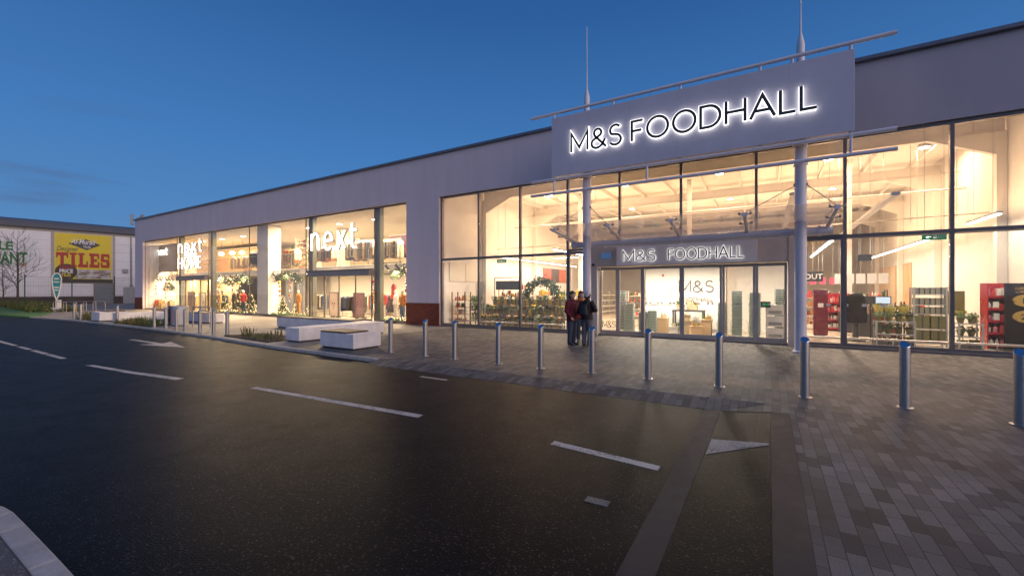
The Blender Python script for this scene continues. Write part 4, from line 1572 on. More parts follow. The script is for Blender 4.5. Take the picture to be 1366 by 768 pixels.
wall_picture('pair of cream picture panels high on the left side wall', 16.6, 19.3, 2.2, 3.15, [[(.62, .55, .42), (.72, .66, .55)]], -13.775, 1, 2)
wall_picture('red, dark and orange picture panels on the left side wall behind the arch', 27, 31, 2.35, 3.35, [[(.45, .08, .06), (.6, .15, .1), (.3, .05, .04)], [(.06, .05, .05), (.16, .1, .08)], [(.55, .18, .08), (.42, .1, .06)]], -13.775, 1, 3)
wall_picture('large peach wall picture of wine glasses on the right side wall', 29.9, 40, .95, 3.2, [[(.55, .2, .1), (.7, .4, .2), (.6, .3, .15)], [(.75, .5, .25), (.8, .62, .42), (.7, .45, .2)], [(.62, .4, .3), (.75, .6, .45), (.55, .3, .2)]], 6.445, -1, 3)

# ---- lobby
t = thing('wall_lettering', 'large thin dark brown lettering on the white lobby wall', 'lettering', (-2.6, 19.28, 1.2))
ltr = pm('brown_letter', (.08, .06, .05), .5)
strokes('M&S', -3.3, 1.66, 1.36, .46, .045, 19.275, 19.298).build('letters', ltr, t)
strokes('FOODHALL', -3.3, 1.26, 1.36, .17, .016, 19.275, 19.298).build('letters', ltr, t, label='smaller capitals below')
t = thing('door_lettering', 'thin dark lettering low on the left glass screen of the entrance', 'lettering', (-5.2, 15.8, .3))
strokes('M&S', -5.5, .3, .5, .24, .022, GY - .05, GY - .044).build('letters', ltr, t)


def basket_stack(label, loc, n, group, col):
    t = thing('basket_stack', label, 'shopping baskets', loc, .1, group)
    for i in range(n):
        z = .12 + i * .066
        b = MB()
        for s in (-1, 1):
            b.box(-.15, .15, s * .21 - .008, s * .21 + .008, z, z + .06)
            b.box(s * .15 - .008, s * .15 + .008, -.2, .2, z, z + .058)
        k = .012 * ((i * 7) % 3 - 1)
        b.m = 1
        b.box(-.175 + k, .175 + k, -.235, -.212, z + .04, z + .058).box(-.175 + k, .175 + k, .212, .235, z + .04, z + .058)
        b.box(-.182 + k, -.16 + k, -.21, .21, z + .041, z + .059).box(.16 + k, .182 + k, -.21, .21, z + .041, z + .059)
        b.build('basket', [col, rimm], t, world=False)
    b = MB()
    b.box(-.17, .17, -.23, .23, .08, .1)
    for x in (-.14, .14):
        for y in (-.19, .19):
            b.ball((x, y, .04), .04, 8, 6)
    b.build('dolly', M['lgrey'], t, world=False)
    MB().path([(-.17, .22, .1), (-.2, .26, .5), (-.25, .34, .62)], .012, 6).build('handle', M['lgrey'], t, world=False)
    return t


rimm = pm('basket_rim', (.36, .42, .38), .4)
gb = pm('green_grey_basket', (.14, .2, .17), .4)
db = pm('dark_basket', (.05, .065, .06), .4)
basket_stack('tallest stack of green grey baskets right of the doors', (-1.0, 17.6, 0), 24, 'basket stacks in the lobby', gb)
basket_stack('short dark basket stack just right of the door frame', (-1.52, 18.2, 0), 17, 'basket stacks in the lobby', db)
basket_stack('tall green basket stack next to the right screen post', (-.42, 17.5, 0), 23, 'basket stacks in the lobby', gb)
basket_stack('rightmost dark basket stack behind the leaflet stand', (.36, 18.1, 0), 25, 'basket stacks in the lobby', db)
basket_stack('tall dark basket stack beside the left jamb', (-5.3, 17.7, 0), 24, 'basket stacks in the lobby', db)
basket_stack('pale green basket stack second from the left jamb', (-4.85, 17.3, 0), 16, 'basket stacks in the lobby', gb)
basket_stack('low dark basket stack left of the sliding doors', (-4.35, 17.5, 0), 11, 'basket stacks in the lobby', db)
basket_stack('low green basket stack beside the left sliding door', (-4.02, 17.6, 0), 12, 'basket stacks in the lobby', gb)


def hamper(label, loc, w, d, h, mat, stuff=True, lid=False, seed=0, rz=0.0):
    t = thing('gift_hamper', label, 'hamper', loc, rz, 'gift hampers in the lobby')
    b = MB()
    b.prism_xz([(-w / 2 * .92, 0), (w / 2 * .92, 0), (w / 2, h), (-w / 2, h)], -d / 2, d / 2)
    b.build('basket', mat, t, world=False, bevel=.015)
    MB().box(-w / 2 - .012, w / 2 + .012, -d / 2 - .012, d / 2 + .012, h - .03, h + .012).build('rim', mat, t, world=False)
    if stuff:
        r = random.Random(seed)
        b = MB()
        for _ in range(7):
            b.m = r.randrange(3)
            x, y = r.uniform(-w * .35, w * .35), r.uniform(-d * .3, d * .3)
            if r.random() < .4:
                b.tube((x, y, h * .8), (x + r.uniform(-.1, .1), y, h + r.uniform(.12, .24)), .035, .02, 8)
            else:
                b.cbox((x, y, h + .05), (.13, .1, r.uniform(.1, .22)), r.uniform(0, 1))
        b.build('contents', [M['goldfoil'], M['kraft'], bottle_m[0]], t, world=False)
    if lid:
        MB().box(-w / 2, w / 2, d / 2 - .02, d / 2 + .01, h, h + .3).build('lid', mat, t, world=False)
    return t


hamper('square wicker hamper of bottles left of the door middle', (-3.7, 18.0, 0), .42, .38, .6, M['wicker'], seed=1)
hamper('tall pale carton hamper standing in the middle of the lobby display', (-2.75, 17.7, 0), .42, .36, .55, M['kraft'], False)
hamper('second pale carton stacked on the tall carton in the lobby display', (-2.75, 17.72, .565), .3, .3, .22, M['kraft'], False)
hamper('tipped small wicker hamper spilling paper at the front of the lobby display', (-2.38, 17.45, 0), .42, .34, .36, M['wicker'], seed=2, rz=.4)
hamper('tall wicker hamper with gold parcel at the right of the lobby display', (-2.02, 17.8, 0), .34, .34, .6, M['wicker'], seed=3)
hamper('low pale hamper with white tissue between the cartons', (-3.2, 17.7, 0), .34, .3, .3, M['cream'], seed=4)
t = thing('display_table', 'dark display table behind the lobby hampers', 'table', (-2.8, 18.6, 0))
MB().box(-3.4, -2.2, 18.35, 18.9, .86, .92).build('tabletop', M['dark'], t)
for x in (-3.36, -2.24):
    for y in (18.39, 18.86):
        MB().box(x - .03, x + .03, y - .03, y + .03, 0, .86).build('leg', M['dark'], t)
hamper('small wicker hamper left on the dark display table', (-3.1, 18.6, .925), .3, .26, .2, M['wicker'], seed=5)
hamper('small pale hamper right on the dark display table', (-2.6, 18.6, .925), .32, .26, .16, M['kraft'], seed=6)
hamper('upright little carton behind the small hampers on the table', (-2.8, 18.75, .925), .2, .16, .4, M['kraft'], False)
t = thing('leaflet_stand', 'grey stand with three white boxes at the right lobby screen', 'stand', (.2, 16.6, 0))
for i, z in enumerate((.12, .52, .9)):
    MB().box(-.04, .42, 16.45, 16.75, z, z + .34).build('box', M['white'], t)
    MB().box(.0, .38, 16.44, 16.449, z + .05, z + .15).build('slot', M['grey'], t)
MB().box(-.08, -.045, 16.5, 16.7, 0, 1.3).box(.425, .46, 16.5, 16.7, 0, 1.3).build('frame', M['lgrey'], t)
t = thing('exit_button_sign', 'small green lit push plate on the right lobby screen', 'sign', (-.1, 15.95, 1.2))
MB().box(-.22, .06, 15.93, 15.96, 1.17, 1.36).build('case', M['dark'], t)
MB().box(-.18, .02, 15.925, 15.929, 1.22, 1.31).build('plate', M['em_gexit'], t)
t = thing('alarm_bell', 'small red round alarm on the white lobby wall', 'alarm', (-3.95, 19.28, 2.3))
MB().tube((-3.95, 19.3, 2.38), (-3.95, 19.23, 2.38), .055, .05, 14).build('bell', M['red'], t)
MB().tube((-3.95, 19.301, 2.38), (-3.95, 19.28, 2.38), .07, n=14).build('back_plate', M['white'], t)
t = thing('wall_board', 'pale framed board on the white lobby wall', 'board', (-4.1, 19.27, 1.2))
MB().box(-4.65, -3.3 - .3, 19.28, 19.298, 1.1, 1.75).build('board', M['cream'], t)
b = MB()
for a in ((-4.67, -3.58, 1.75, 1.765), (-4.67, -3.58, 1.085, 1.1)):
    b.box(a[0], a[1], 19.272, 19.298, a[2], a[3])
b.box(-4.67, -4.655, 19.273, 19.297, 1.1, 1.75).box(-3.595, -3.58, 19.273, 19.297, 1.1, 1.75)
b.build('frame', M['lgrey'], t)

# ---- right bays of the food hall
t = thing('promo_column', 'tall dark crimson panel unit right of the canopy column', 'display unit', (1.75, 19.5, 0))
MB().box(1.42, 1.86, 19.2, 19.6, .08, 1.75).build('panel', M['crimson'], t, bevel=.01)
MB().box(1.45, 1.83, 19.25, 19.55, 0, .081).build('foot', M['dark'], t)
MB().box(1.56, 1.72, 19.188, 19.199, 1.1, 1.25).build('label_card', M['white'], t)
t = thing('wrapped_stand', 'black round topped covered stand behind the right glazing', 'covered stand', (2.55, 18.5, 0))
b = MB()
loft(b, [(2.55, 18.5, .62, .3, .24), (2.55, 18.5, .8, .31, .25), (2.55, 18.5, 1.3, .3, .24), (2.55, 18.5, 1.52, .25, .2), (2.55, 18.5, 1.6, .14, .12), (2.55, 18.5, 1.62, .03, .03)], 22)
b.build('cover', pm('dull_black_cover', (.012, .012, .012), .95, spec=.1), t, smooth=True)
MB().tube((2.55, 18.5, .05), (2.55, 18.5, .64), .09, n=14).build('post', M['dark'], t)
MB().lathe([(.28, 0), (.28, .04), (.1, .06)], 20, (2.55, 18.5, 0)).build('base', M['dark'], t)
for i, x in enumerate((1.97, 2.22, 2.47, 2.72)):
    pass
t = thing('card_row', 'row of white square stickers across the right glazing at chest height', 'stickers', (3, 15.86, 1.2))
b = MB()
for i in range(4):
    b.box(1.5 + .42 * i, 1.6 + .42 * i, GY - .016, GY - .011, 1.24, 1.32)
b.build('stickers', M['white'], t)


def red_shelves(label, x0, x1, y0, y1, h, seed, n=5):
    t = thing('red_shelves', label, 'shelves', ((x0 + x1) / 2, (y0 + y1) / 2, 0))
    MB().box(x0, x0 + .03, y0, y1, 0, h).build('side_panel', M['red'], t)
    MB().box(x1 - .03, x1, y0, y1, 0, h).build('side_panel', M['red'], t)
    MB().box(x0 + .03, x1 - .03, y1 - .03, y1, 0, h).build('back_panel', M['red'], t)
    for i in range(n):
        z = .12 + i * (h - .15) / n
        MB().box(x0 + .031, x1 - .031, y0, y1 - .031, z - .025, z).build('shelf', M['red'], t)
        MB().box(x0 + .031, x1 - .031, y0 - .012, y0 - .001, z - .05, z + .02).build('shelf_edge', M['red'], t)
        goods(t, x0 + .05, x1 - .05, y0 + .14, z, seed + i, (h - .15) / n * .8, mats=[bottle_m[3], bottle_m[4], FC[0][1], FC[2][1]])
    return t


red_shelves('red shelf end of white and pink packets beside the black price panel', 5.5, 5.93, 17.9, 18.4, 1.93, 600)
red_shelves('red low shelves of sweets left of the black covered stand', 2.0, 2.9, 22.5, 23.0, 1.6, 620, 4)
red_shelves('far red shelves glimpsed left of the crimson panel', .6, 1.5, 25.5, 26, 1.2, 640, 3)
t = thing('price_panel', 'black promotional panel with gold ovals at the right edge', 'sign', (6.1, 17.6, 0))
MB().box(5.76, 6.42, 17.55, 17.65, .05, 1.92).build('panel', pm('black_panel', (.01, .01, .013), .7, spec=.15), t)
MB().box(5.7, 6.42, 17.5, 17.75, 0, .049).build('foot', M['black'], t)
b = MB()
for z in (1.43, .98):
    vs = [(6.16 + .27 * math.cos(a), 17.54, z + .17 * math.sin(a)) for a in [2 * PI * i / 28 for i in range(28)]]
    vs2 = [(x, 17.549, zz) for x, y, zz in vs]
    b.add(vs + vs2, [tuple(range(28)), tuple(reversed(range(28, 56)))] + [(i, 28 + i, 28 + (i + 1) % 28, (i + 1) % 28) for i in range(28)])
b.build('gold_oval', M['goldfoil'], t)
for s, z, sz in (('15', 1.35, .22), ('20', .9, .22)):
    text(s, sz, M['black'], 'price', t, (6.16, 17.535, z), bold=.006)
text('FOOD', .1, M['goldfoil'], 'heading', t, (6.08, 17.545, 1.74), bold=.002)
text('CHECK', .08, M['goldfoil'], 'heading', t, (6.08, 17.545, 1.65), bold=.002)

t = shelf_unit('display_shelves', 'tall wire shelves stacked with olive and grey boxes', 3.85, 4.62, 17.7, 18.2, (.1, .55, 1.0, 1.28, 1.6), 1.82, M['grey'])
del t['category']
t['category'] = 'shelves'


def giftbox(label, x, y, z, w, d, h, mat, group):
    t = thing('gift_box', label, 'box', (x, y, z), 0, group)
    MB().box(-w / 2, w / 2, -d / 2, d / 2, 0, h * .8).build('box', mat, t, world=False, bevel=.004)
    MB().box(-w / 2 - .004, w / 2 + .004, -d / 2 - .004, d / 2 + .004, h * .8, h).build('lid', mat, t, world=False, bevel=.004)
    MB().box(-.02, .02, -d / 2 - .008, -d / 2 - .005, 0, h).build('ribbon', M['dark'], t, world=False)
    return t


pl = ['left', 'middle', 'right']
grb = pm('grey_olive_box', (.2, .18, .13), .6)
for lv, z in (('top', 1.603), ('second', 1.283), ('third', 1.003)):
    for i in range(3):
        giftbox('grey olive lidded box, %s on the %s shelf of the tall wire shelves' % (pl[i], lv), 3.99 + i * .245, 17.9, z, .22, .3, .2, grb, 'boxes on the wire shelves')
for lv, z in (('fourth', .553), ('bottom', .103)):
    for i in range(2):
        giftbox('big olive green box, %s on the %s shelf of the tall wire shelves' % (pl[i * 2], lv), 4.06 + i * .36, 17.9, z, .32, .34, .38, M['olive'], 'big boxes on the wire shelves')


def plant_table(label, x0, x1, y, seed):
    t = shelf_unit('plant_table', label, x0, x1, y, y + .45, (.38, .76), .78, M['grey'], cat='plant table')
    r = random.Random(seed)
    return t


plant_table('low wire table of potted plants left of the tall wire shelves', 2.85, 3.78, 17.1, 1)
plant_table('low wire table of potted plants right of the tall wire shelves', 4.68, 5.2, 17.1, 2)


def make_pot():
    t = thing('potted_plant', '', 'potted plant')
    MB().lathe([(.055, 0), (.085, .13), (.092, .135), (.092, .16), (.08, .15)], 12).build('pot', M['olive'], t, smooth=True, world=False, fix=False)
    r = random.Random(77)
    b = MB()
    leaf_cloud(b, lambda q: (q.gauss(0, .05), q.gauss(0, .05), .15 + abs(q.gauss(0, .07))), 60, .08, r)
    b.build('foliage', M['leaf2'], t, world=False, fix=False)
    return t


p0 = make_pot()
first = True
for tb, xs in (('left', (2.95, 3.18, 3.42, 3.66)), ('right', (4.78, 5.0))):
    for lv, z in (('upper', .763), ('lower', .383), ):
        for i, x in enumerate(xs):
            o = p0 if first else copy_tree(p0)
            first = False
            place(o, (x, 17.3, z), i * 1.3, 'olive potted plant, %s from the left on the %s shelf of the %s wire table' % (ORD[i], lv, tb), 'potted plants on the wire tables')
# taller gifts in golden cellophane behind the pots, crates and sacks on the floor
for i, (x, y, z, h, tb) in enumerate([(2.98, 17.5, .763, .5, 'left'), (3.26, 17.52, .763, .42, 'left'), (3.58, 17.5, .763, .46, 'left'), (4.82, 17.5, .763, .36, 'right')]):
    t = thing('wrapped_plant', 'plant in golden cellophane at the back of the %s wire table%s' % (tb, ['', ', second from the left', ', third from the left', ''][i]), 'wrapped plant', (x, y, z), i * .7, 'plants in golden cellophane')
    r = random.Random(900 + i)
    b = MB()
    b.lathe([(.05, 0), (.075, .1), (.06, .14), (.13, h * .75), (.15, h)], 9)
    b.build('wrap', M['cello'], t, world=False, fix=False)
    b = MB()
    leaf_cloud(b, lambda q: (q.gauss(0, .06), q.gauss(0, .06), q.uniform(h * .8, h * 1.12)), 50, .07, r)
    b.build('foliage', M['leaf2'], t, world=False, fix=False)
for i, (x, w, h, l) in enumerate([(2.98, .3, .3, 'leftmost under the left wire table'), (3.32, .3, .26, 'middle under the left wire table'), (3.64, .24, .3, 'rightmost under the left wire table'), (4.8, .24, .28, 'left under the right wire table'), (5.05, .22, .3, 'right under the right wire table')]):
    t = thing('plant_crate', 'dark crate of olive pots, %s' % l, 'crate', (x, 17.3, 0), 0, 'dark crates under the wire tables')
    MB().box(-w / 2, w / 2, -.17, .17, 0, h * .55).build('crate', M['dark'], t, world=False, bevel=.006)
    b = MB()
    for k in range(3):
        b.lathe([(.03, h * .5), (.045, h)], 8, (-w / 3 + k * w / 3, -.05, 0))
    b.build('pots', M['olive'], t, world=False)
fir_tree('little fir standing among the pots right of the tall wire shelves', (5.12, 17.45, .763), .34, .11, 9, 220, 0)
t = thing('notice_board', 'olive brown notice panel standing by the right side wall', 'notice board', (5.1, 19, 0))
MB().box(4.86, 5.34, 18.98, 19.03, .95, 1.7).build('panel', M['olive'], t)
for x in (4.9, 5.3):
    MB().box(x - .015, x + .015, 18.99, 19.02, 0, .95).build('leg', M['lgrey'], t)

# shelving along the right side wall and behind the tills
t = shelf_unit('display_shelves', 'dark shelves of wine and boxes behind the tills', 3.0, 4.4, 24.0, 24.5, (.2, .6, 1.0, 1.4), 1.75, M['dark'])
for k, z in enumerate((.2, .6, 1.0, 1.4)):
    goods(t, 3.05, 4.35, 24.2, z, 830 + k, .33)
t = shelf_unit('display_shelves', 'long low shelves of packets by the right side wall under the peach picture', 4.9, 6.3, 26.0, 26.5, (.15, .5, .85), 1.1, M['grey'])
for k, z in enumerate((.15, .5, .85)):
    goods(t, 4.95, 6.25, 26.2, z, 840 + k, .3)
t = shelf_unit('display_shelves', 'shelves of bottles and tins left of the black covered stand, behind the crimson panel', .95, 1.95, 23.2, 23.7, (.2, .6, 1.0, 1.4), 1.75, M['white'])
for k, z in enumerate((.2, .6, 1.0, 1.4)):
    goods(t, 1.0, 1.9, 23.4, z, 850 + k, .33)

t = shelf_unit('display_shelves', 'crowded dark shelves of golden and olive packets behind the left wire table', 2.95, 3.78, 18.3, 18.7, (.2, .6, 1.0), 1.35, M['dark'])
for k, z in enumerate((.2, .6, 1.0)):
    goods(t, 3.0, 3.74, 18.5, z, 870 + k, .34, mats=[M['cello'], M['olive'], M['kraft'], bottle_m[1]])

# tills with screens, hanging signs
for i, (x, y) in enumerate(((3.15, 20.6), (3.7, 21.0), (2.75, 22.2))):
    t = thing('till', ['black till with screen left of the wire shelves', 'till with bright pale screen behind the wire shelves', 'farthest black till behind the covered stand'][i], 'till', (x, y, 0), 0, 'self service tills')
    MB().box(x - .25, x + .25, y - .2, y + .2, 0, .85).build('cabinet', M['dark'], t)
    MB().box(x - .04, x + .04, y - .04, y + .04, .85, 1.2).build('stem', M['lgrey'], t)
    s = MB().box(x - .24, x + .24, y - .05, y, 1.2, 1.5).build('monitor', M['black'], t)
    MB().box(x - .21, x + .21, y - .056, y - .0505, 1.23, 1.47).build('screen', M['em_screen'] if i == 1 else M['dark'], s)
t = thing('hanging_sign', 'black hanging sign with white capitals above the crimson panel', 'sign', (1.6, 22, 2.1))
MB().box(.3, 1.96, 21.97, 22.03, 2.1, 2.52).build('board', M['black'], t)
text('CHECKOUT', .3, M['white'], 'letters', t, (1.13, 21.965, 2.21), bold=.004)
for x in (.5, 1.8):
    MB().tube((x, 22, 2.52), (x, 22, 7.3), .008, n=5).build('wire', M['lgrey'], t)
t = thing('hanging_sign', 'small black hanging sign between the strip lights on the right', 'sign', (3.2, 21, 2.9))
MB().box(2.95, 3.38, 20.97, 21.03, 2.86, 3.1).build('board', M['black'], t)
for x in (3.0, 3.33):
    MB().tube((x, 21, 3.1), (x, 21, 7.3), .008, n=5).build('wire', M['lgrey'], t)
for i in range(5):
    x = 2.55 + i * .36
    t = thing('hanging_card', 'white hanging till card, %s from the left in the row' % ORD[i], 'hanging card', (x, 22.5, 2.1), 0, 'white cards over the tills')
    MB().box(x - .15, x + .15, 22.49, 22.51, 2.0, 2.42).build('card', M['white'], t)
    MB().tube((x, 22.5, 2.42), (x, 22.5, 7.3), .006, n=5).build('wire', M['lgrey'], t)
for i in range(4):
    x = 1.55 + i * .42
    t = thing('hanging_flag', 'pink red hanging marker, %s from the left over the far aisles' % ORD[i], 'hanging marker', (x, 27, 2.1), 0, 'pink markers over the far aisles')
    MB().box(x - .13, x + .13, 26.99, 27.01, 2.05, 2.38).build('flag', pm('pink_red', (.6, .06, .14), .5), t)
    MB().tube((x, 27, 2.38), (x, 27, 7.3), .006, n=5).build('wire', M['lgrey'], t)


def exit_sign(label, x, y, z, w):
    t = thing('exit_sign', label, 'exit sign', (x, y, z))
    MB().box(x - w / 2, x + w / 2, y - .03, y + .03, z, z + .17).build('case', M['em_green'], t)
    b = MB()
    b.box(x - w * .05, x + w * .1, y - .035, y - .031, z + .04, z + .13)
    b.prism_xz([(x - w * .38, z + .085), (x - w * .26, z + .13), (x - w * .26, z + .1), (x - w * .14, z + .1), (x - w * .14, z + .07), (x - w * .26, z + .07), (x - w * .26, z + .04)], y - .035, y - .031)
    b.build('pictogram', M['white'], t)
    text('EXIT', .1, M['white'], 'letters', t, (x + w * .3, y - .034, z + .05), xs=.8)
    for s in (-1, 1):
        MB().tube((x + s * w * .4, y, z + .17), (x + s * w * .4, y, 7.3), .006, n=5).build('wire', M['lgrey'], t)


exit_sign('green exit sign hanging high inside the right glazing', 4.0, 16.4, 3.14, .5)
exit_sign('green exit sign hanging high inside the left glazing', -11.0, 17.2, 3.05, .5)
# distant aisles so that the hall has depth
for i, x in enumerate((-10.5, -7, -.5, .9, 2.9)):
    t = shelf_unit('display_shelves', 'white %s aisle of packets deep inside the food hall' % ['leftmost', 'second', 'third', 'fourth', 'rightmost'][i], x - .4, x + .4, 26, 33, (.2, .6, 1.0, 1.4), 1.7, M['white'])
    for k, z in enumerate((.2, .6, 1.0, 1.4)):
        goods(t, x - .36, x + .36, 26.15, z, 700 + i * 7 + k, .3)
# ------------------------------------------------------------------ inside the left shop
def panel_wall(label, x0, x1, y, z0, z1, mat, name='panel_wall', th=.1, cap=True):
    t = thing(name, label, 'wall panel', ((x0 + x1) / 2, y, z0))
    MB().box(x0, x1, y, y + th, z0, z1).build('panel', mat, t)
    if cap:
        MB().box(x0 - .02, x1 + .02, y - .02, y + th + .02, z1, z1 + .06).build('cap', M['white'], t)
    return t


brown = ramp_noise('brown_timber_wall', [(.16, .09, .04), (.24, .14, .065), (.2, .115, .05)], 2.0, .5, (5, 1, .4))
panel_wall('brown timber panel high in the far end bay behind the small glowing lettering', -50.4, -45.4, 16.95, 3.45, 5.95, brown)
panel_wall('oak boarded back wall of the upper floor behind the pendant lamps', -50.6, -39.4, 22.0, 3.33, 5.9, M['wood'])
panel_wall('white display wall of the ground floor behind the nearer doors', -30, -20.6, 21.5, 0, 2.9, M['cream'], cap=False)
panel_wall('tan display wall behind the decorated firs', -50, -39.0, 19.0, 0, 2.9, pm('tan_wall', (.5, .36, .2), .7), cap=False)
panel_wall('orange brown counter front on the upper floor right of the box column', -35.4, -33.6, 19.0, 3.33, 4.25, pm('orange_counter', (.55, .28, .08), .5), 'counter')
for i, (x, l) in enumerate(((-31.6, 'left'), (-29.4, 'middle'), (-28.0, 'right'))):
    t = thing('curtain_panel', 'hanging grey blue fabric panel, %s one behind the central display window' % l, 'fabric panel', (x, 17.7, 0), 0, 'fabric panels in the display window')
    b = MB()
    n = 16
    vs = []
    for k in range(n + 1):
        xx = x - .45 + .9 * k / n
        yy = 17.7 + .04 * math.sin(k * 1.7)
        vs += [(xx, yy, .1), (xx, yy, 2.5), (xx, yy + .02, 2.5), (xx, yy + .02, .1)]
    b.add(vs, [(4 * k, 4 * k + 4, 4 * k + 5, 4 * k + 1) for k in range(n)] + [(4 * k + 3, 4 * k + 2, 4 * k + 6, 4 * k + 7) for k in range(n)])
    b.build('fabric', pm('grey_blue_fabric', (.36, .38, .42), .8), t, fix=False)
    MB().tube((x - .5, 17.71, 2.52), (x + .5, 17.71, 2.52), .02, n=8).build('rod', M['dark'], t)

PEND = [(-44.2, 20, 5.2), (-42.2, 20, 5.2), (-40.5, 20, 5.15)]
for i, p in enumerate(PEND):
    t = thing('pendant_lamp', 'glowing warm pendant lamp, %s of three before the oak wall upstairs' % pl[i], 'lamp', p, 0, 'pendant lamps upstairs')
    MB().ball(p, .24, 14, 10, .8).build('globe', M['em_pend'], t, smooth=True)
    MB().tube((p[0], p[1], p[2] + .2), (p[0], p[1], 6.3), .012, n=6).build('flex', M['dark'], t)


def track(label, x0, x1, y, z, n, drop=True):
    t = thing('spot_track', label, 'spotlights', ((x0 + x1) / 2, y, z))
    MB().box(x0, x1, y - .025, y + .025, z, z + .05).build('track', M['dark'], t)
    for i in range(n):
        x = x0 + (x1 - x0) * (i + .5) / n
        s = MB()
        s.tube((x, y, z), (x, y, z - .1), .015, n=6)
        s.tube((x - .05, y - .05, z - .1), (x + .1, y + .08, z - .34), .065, .075, 10)
        s.build('spot', M['dark'], t)
    for x in (x0 + .1, x1 - .1):
        MB().tube((x, y, z + .05), (x, y, z + .6), .01, n=5).build('hanger', M['dark'], t)


track('track of black spotlights over the far end display', -49.3, -45.6, 16.75, 2.98, 6)
track('track of black spotlights over the garland beside the far doors', -38.6, -33.2, 16.7, 3.0, 6)
track('track of black spotlights over the central display window', -31.8, -26.6, 16.75, 3.02, 6)
track('short track of three black spotlights at the right end display window', -19.6, -17.2, 16.75, 3.25, 3)


def garland(label, x0, x1, y, z, seed, n=900):
    t = thing('garland', label, 'garland', ((x0 + x1) / 2, y, z))
    r = random.Random(seed)
    b = MB()

    def f(q):
        u = q.random()
        return (x0 + (x1 - x0) * u, y + q.gauss(0, .12), z + .16 * math.sin(u * 9 + seed) + q.gauss(0, .13))
    leaf_cloud(b, f, n, .14, r)
    b.build('greenery', M['leaf'], t, fix=False)
    b = MB()
    for _ in range(int(n / 22)):
        p = f(r)
        b.ball((p[0], p[1] - .08, p[2]), .022, 6, 4)
    b.build('fairy_lights', M['em_bulb'], t)
    b = MB()
    b.tube((x0, y, z + .05), (x1, y, z + .05), .02, n=6)
    for x in (x0 + .3, x1 - .3):
        b.tube((x, y, z + .05), (x, y, z + .75), .006, n=5)
    b.build('wire', M['dark'], t)


garland('leafy garland with fairy lights hanging beside the far doors', -38.3, -33.3, 17.0, 2.5, 1, 1100)
garland('leafy garland with fairy lights over the central display window', -31.6, -26.8, 17.0, 2.65, 2, 1100)
garland('short leafy garland at the right end display window', -18.3, -16.4, 17.0, 2.75, 3, 400)
garland('small leafy spray over the gift pile in the far end bay', -48.3, -46.2, 17.0, 2.1, 4, 420)

fir_tree('decorated fir with warm lights, leftmost in the window right of the far doors', (-38.4, 17.4, 0), 1.9, .6, 21, 900, 90)
fir_tree('decorated fir with warm lights behind the dark dressed mannequin', (-36.6, 17.9, 0), 2.2, .7, 22, 900, 100)
fir_tree('decorated fir with warm lights beside the box column', (-34.2, 17.5, 0), 1.7, .55, 23, 800, 80)
fir_tree('small decorated fir in the central display window', (-29.5, 17.3, 0), 1.25, .45, 24, 600, 70)
fir_tree('decorated fir with warm lights left of the orange mannequin', (-28.4, 17.9, 0), 1.9, .5, 25, 700, 80)
fir_tree('bushy fir with lights standing on the upper floor', (-31.4, 19.2, 3.33), 2.0, .65, 26, 800, 60)

GMAT = [M['blackcloth'], M['navy'], M['tan'], M['whitecloth'], M['maroon'], M['umber'], M['denim'], M['orange']]


GM1 = [M['blackcloth'], M['navy'], M['umber'], M['maroon']]
GM2 = [M['tan'], M['redcloth'], M['whitecloth'], M['orange'], M['navy'], M['blackcloth']]


def clothes_rail(label, x0, x1, y, z, pal, seed, h=1.5, glen=1.0, group=None):
    t = thing('clothes_rail', label, 'clothes rail', ((x0 + x1) / 2, y, z), 0, group)
    b = MB()
    b.tube((x0, y, z), (x0, y, z + h), .02, n=8).tube((x1, y, z), (x1, y, z + h), .02, n=8).tube((x0, y, z + h), (x1, y, z + h), .02, n=8)
    b.box(x0 - .02, x0 + .02, y - .25, y + .25, z, z + .03).box(x1 - .02, x1 + .02, y - .25, y + .25, z, z + .03)
    b.build('frame', M['lgrey'], t)
    r = random.Random(seed)
    x = x0 + .1
    while x < x1 - .1:
        w = r.uniform(.07, .15)
        L = glen * r.uniform(.75, 1.05)
        zt = z + h - .06
        b = MB()
        prof = [(y - .04, zt), (y - .24, zt - .1), (y - .26, zt - L), (y + .26, zt - L), (y + .24, zt - .1), (y + .04, zt)]
        vs = [(x + w * .15, a, c) for a, c in prof] + [(x + w * .85, a, c) for a, c in prof]
        b.add(vs, [tuple(range(6)), tuple(reversed(range(6, 12)))] + [(i, 6 + i, 6 + (i + 1) % 6, (i + 1) % 6) for i in range(6)])
        b.build('garment', pal[r.randrange(len(pal))], t)
        x += w
    return t


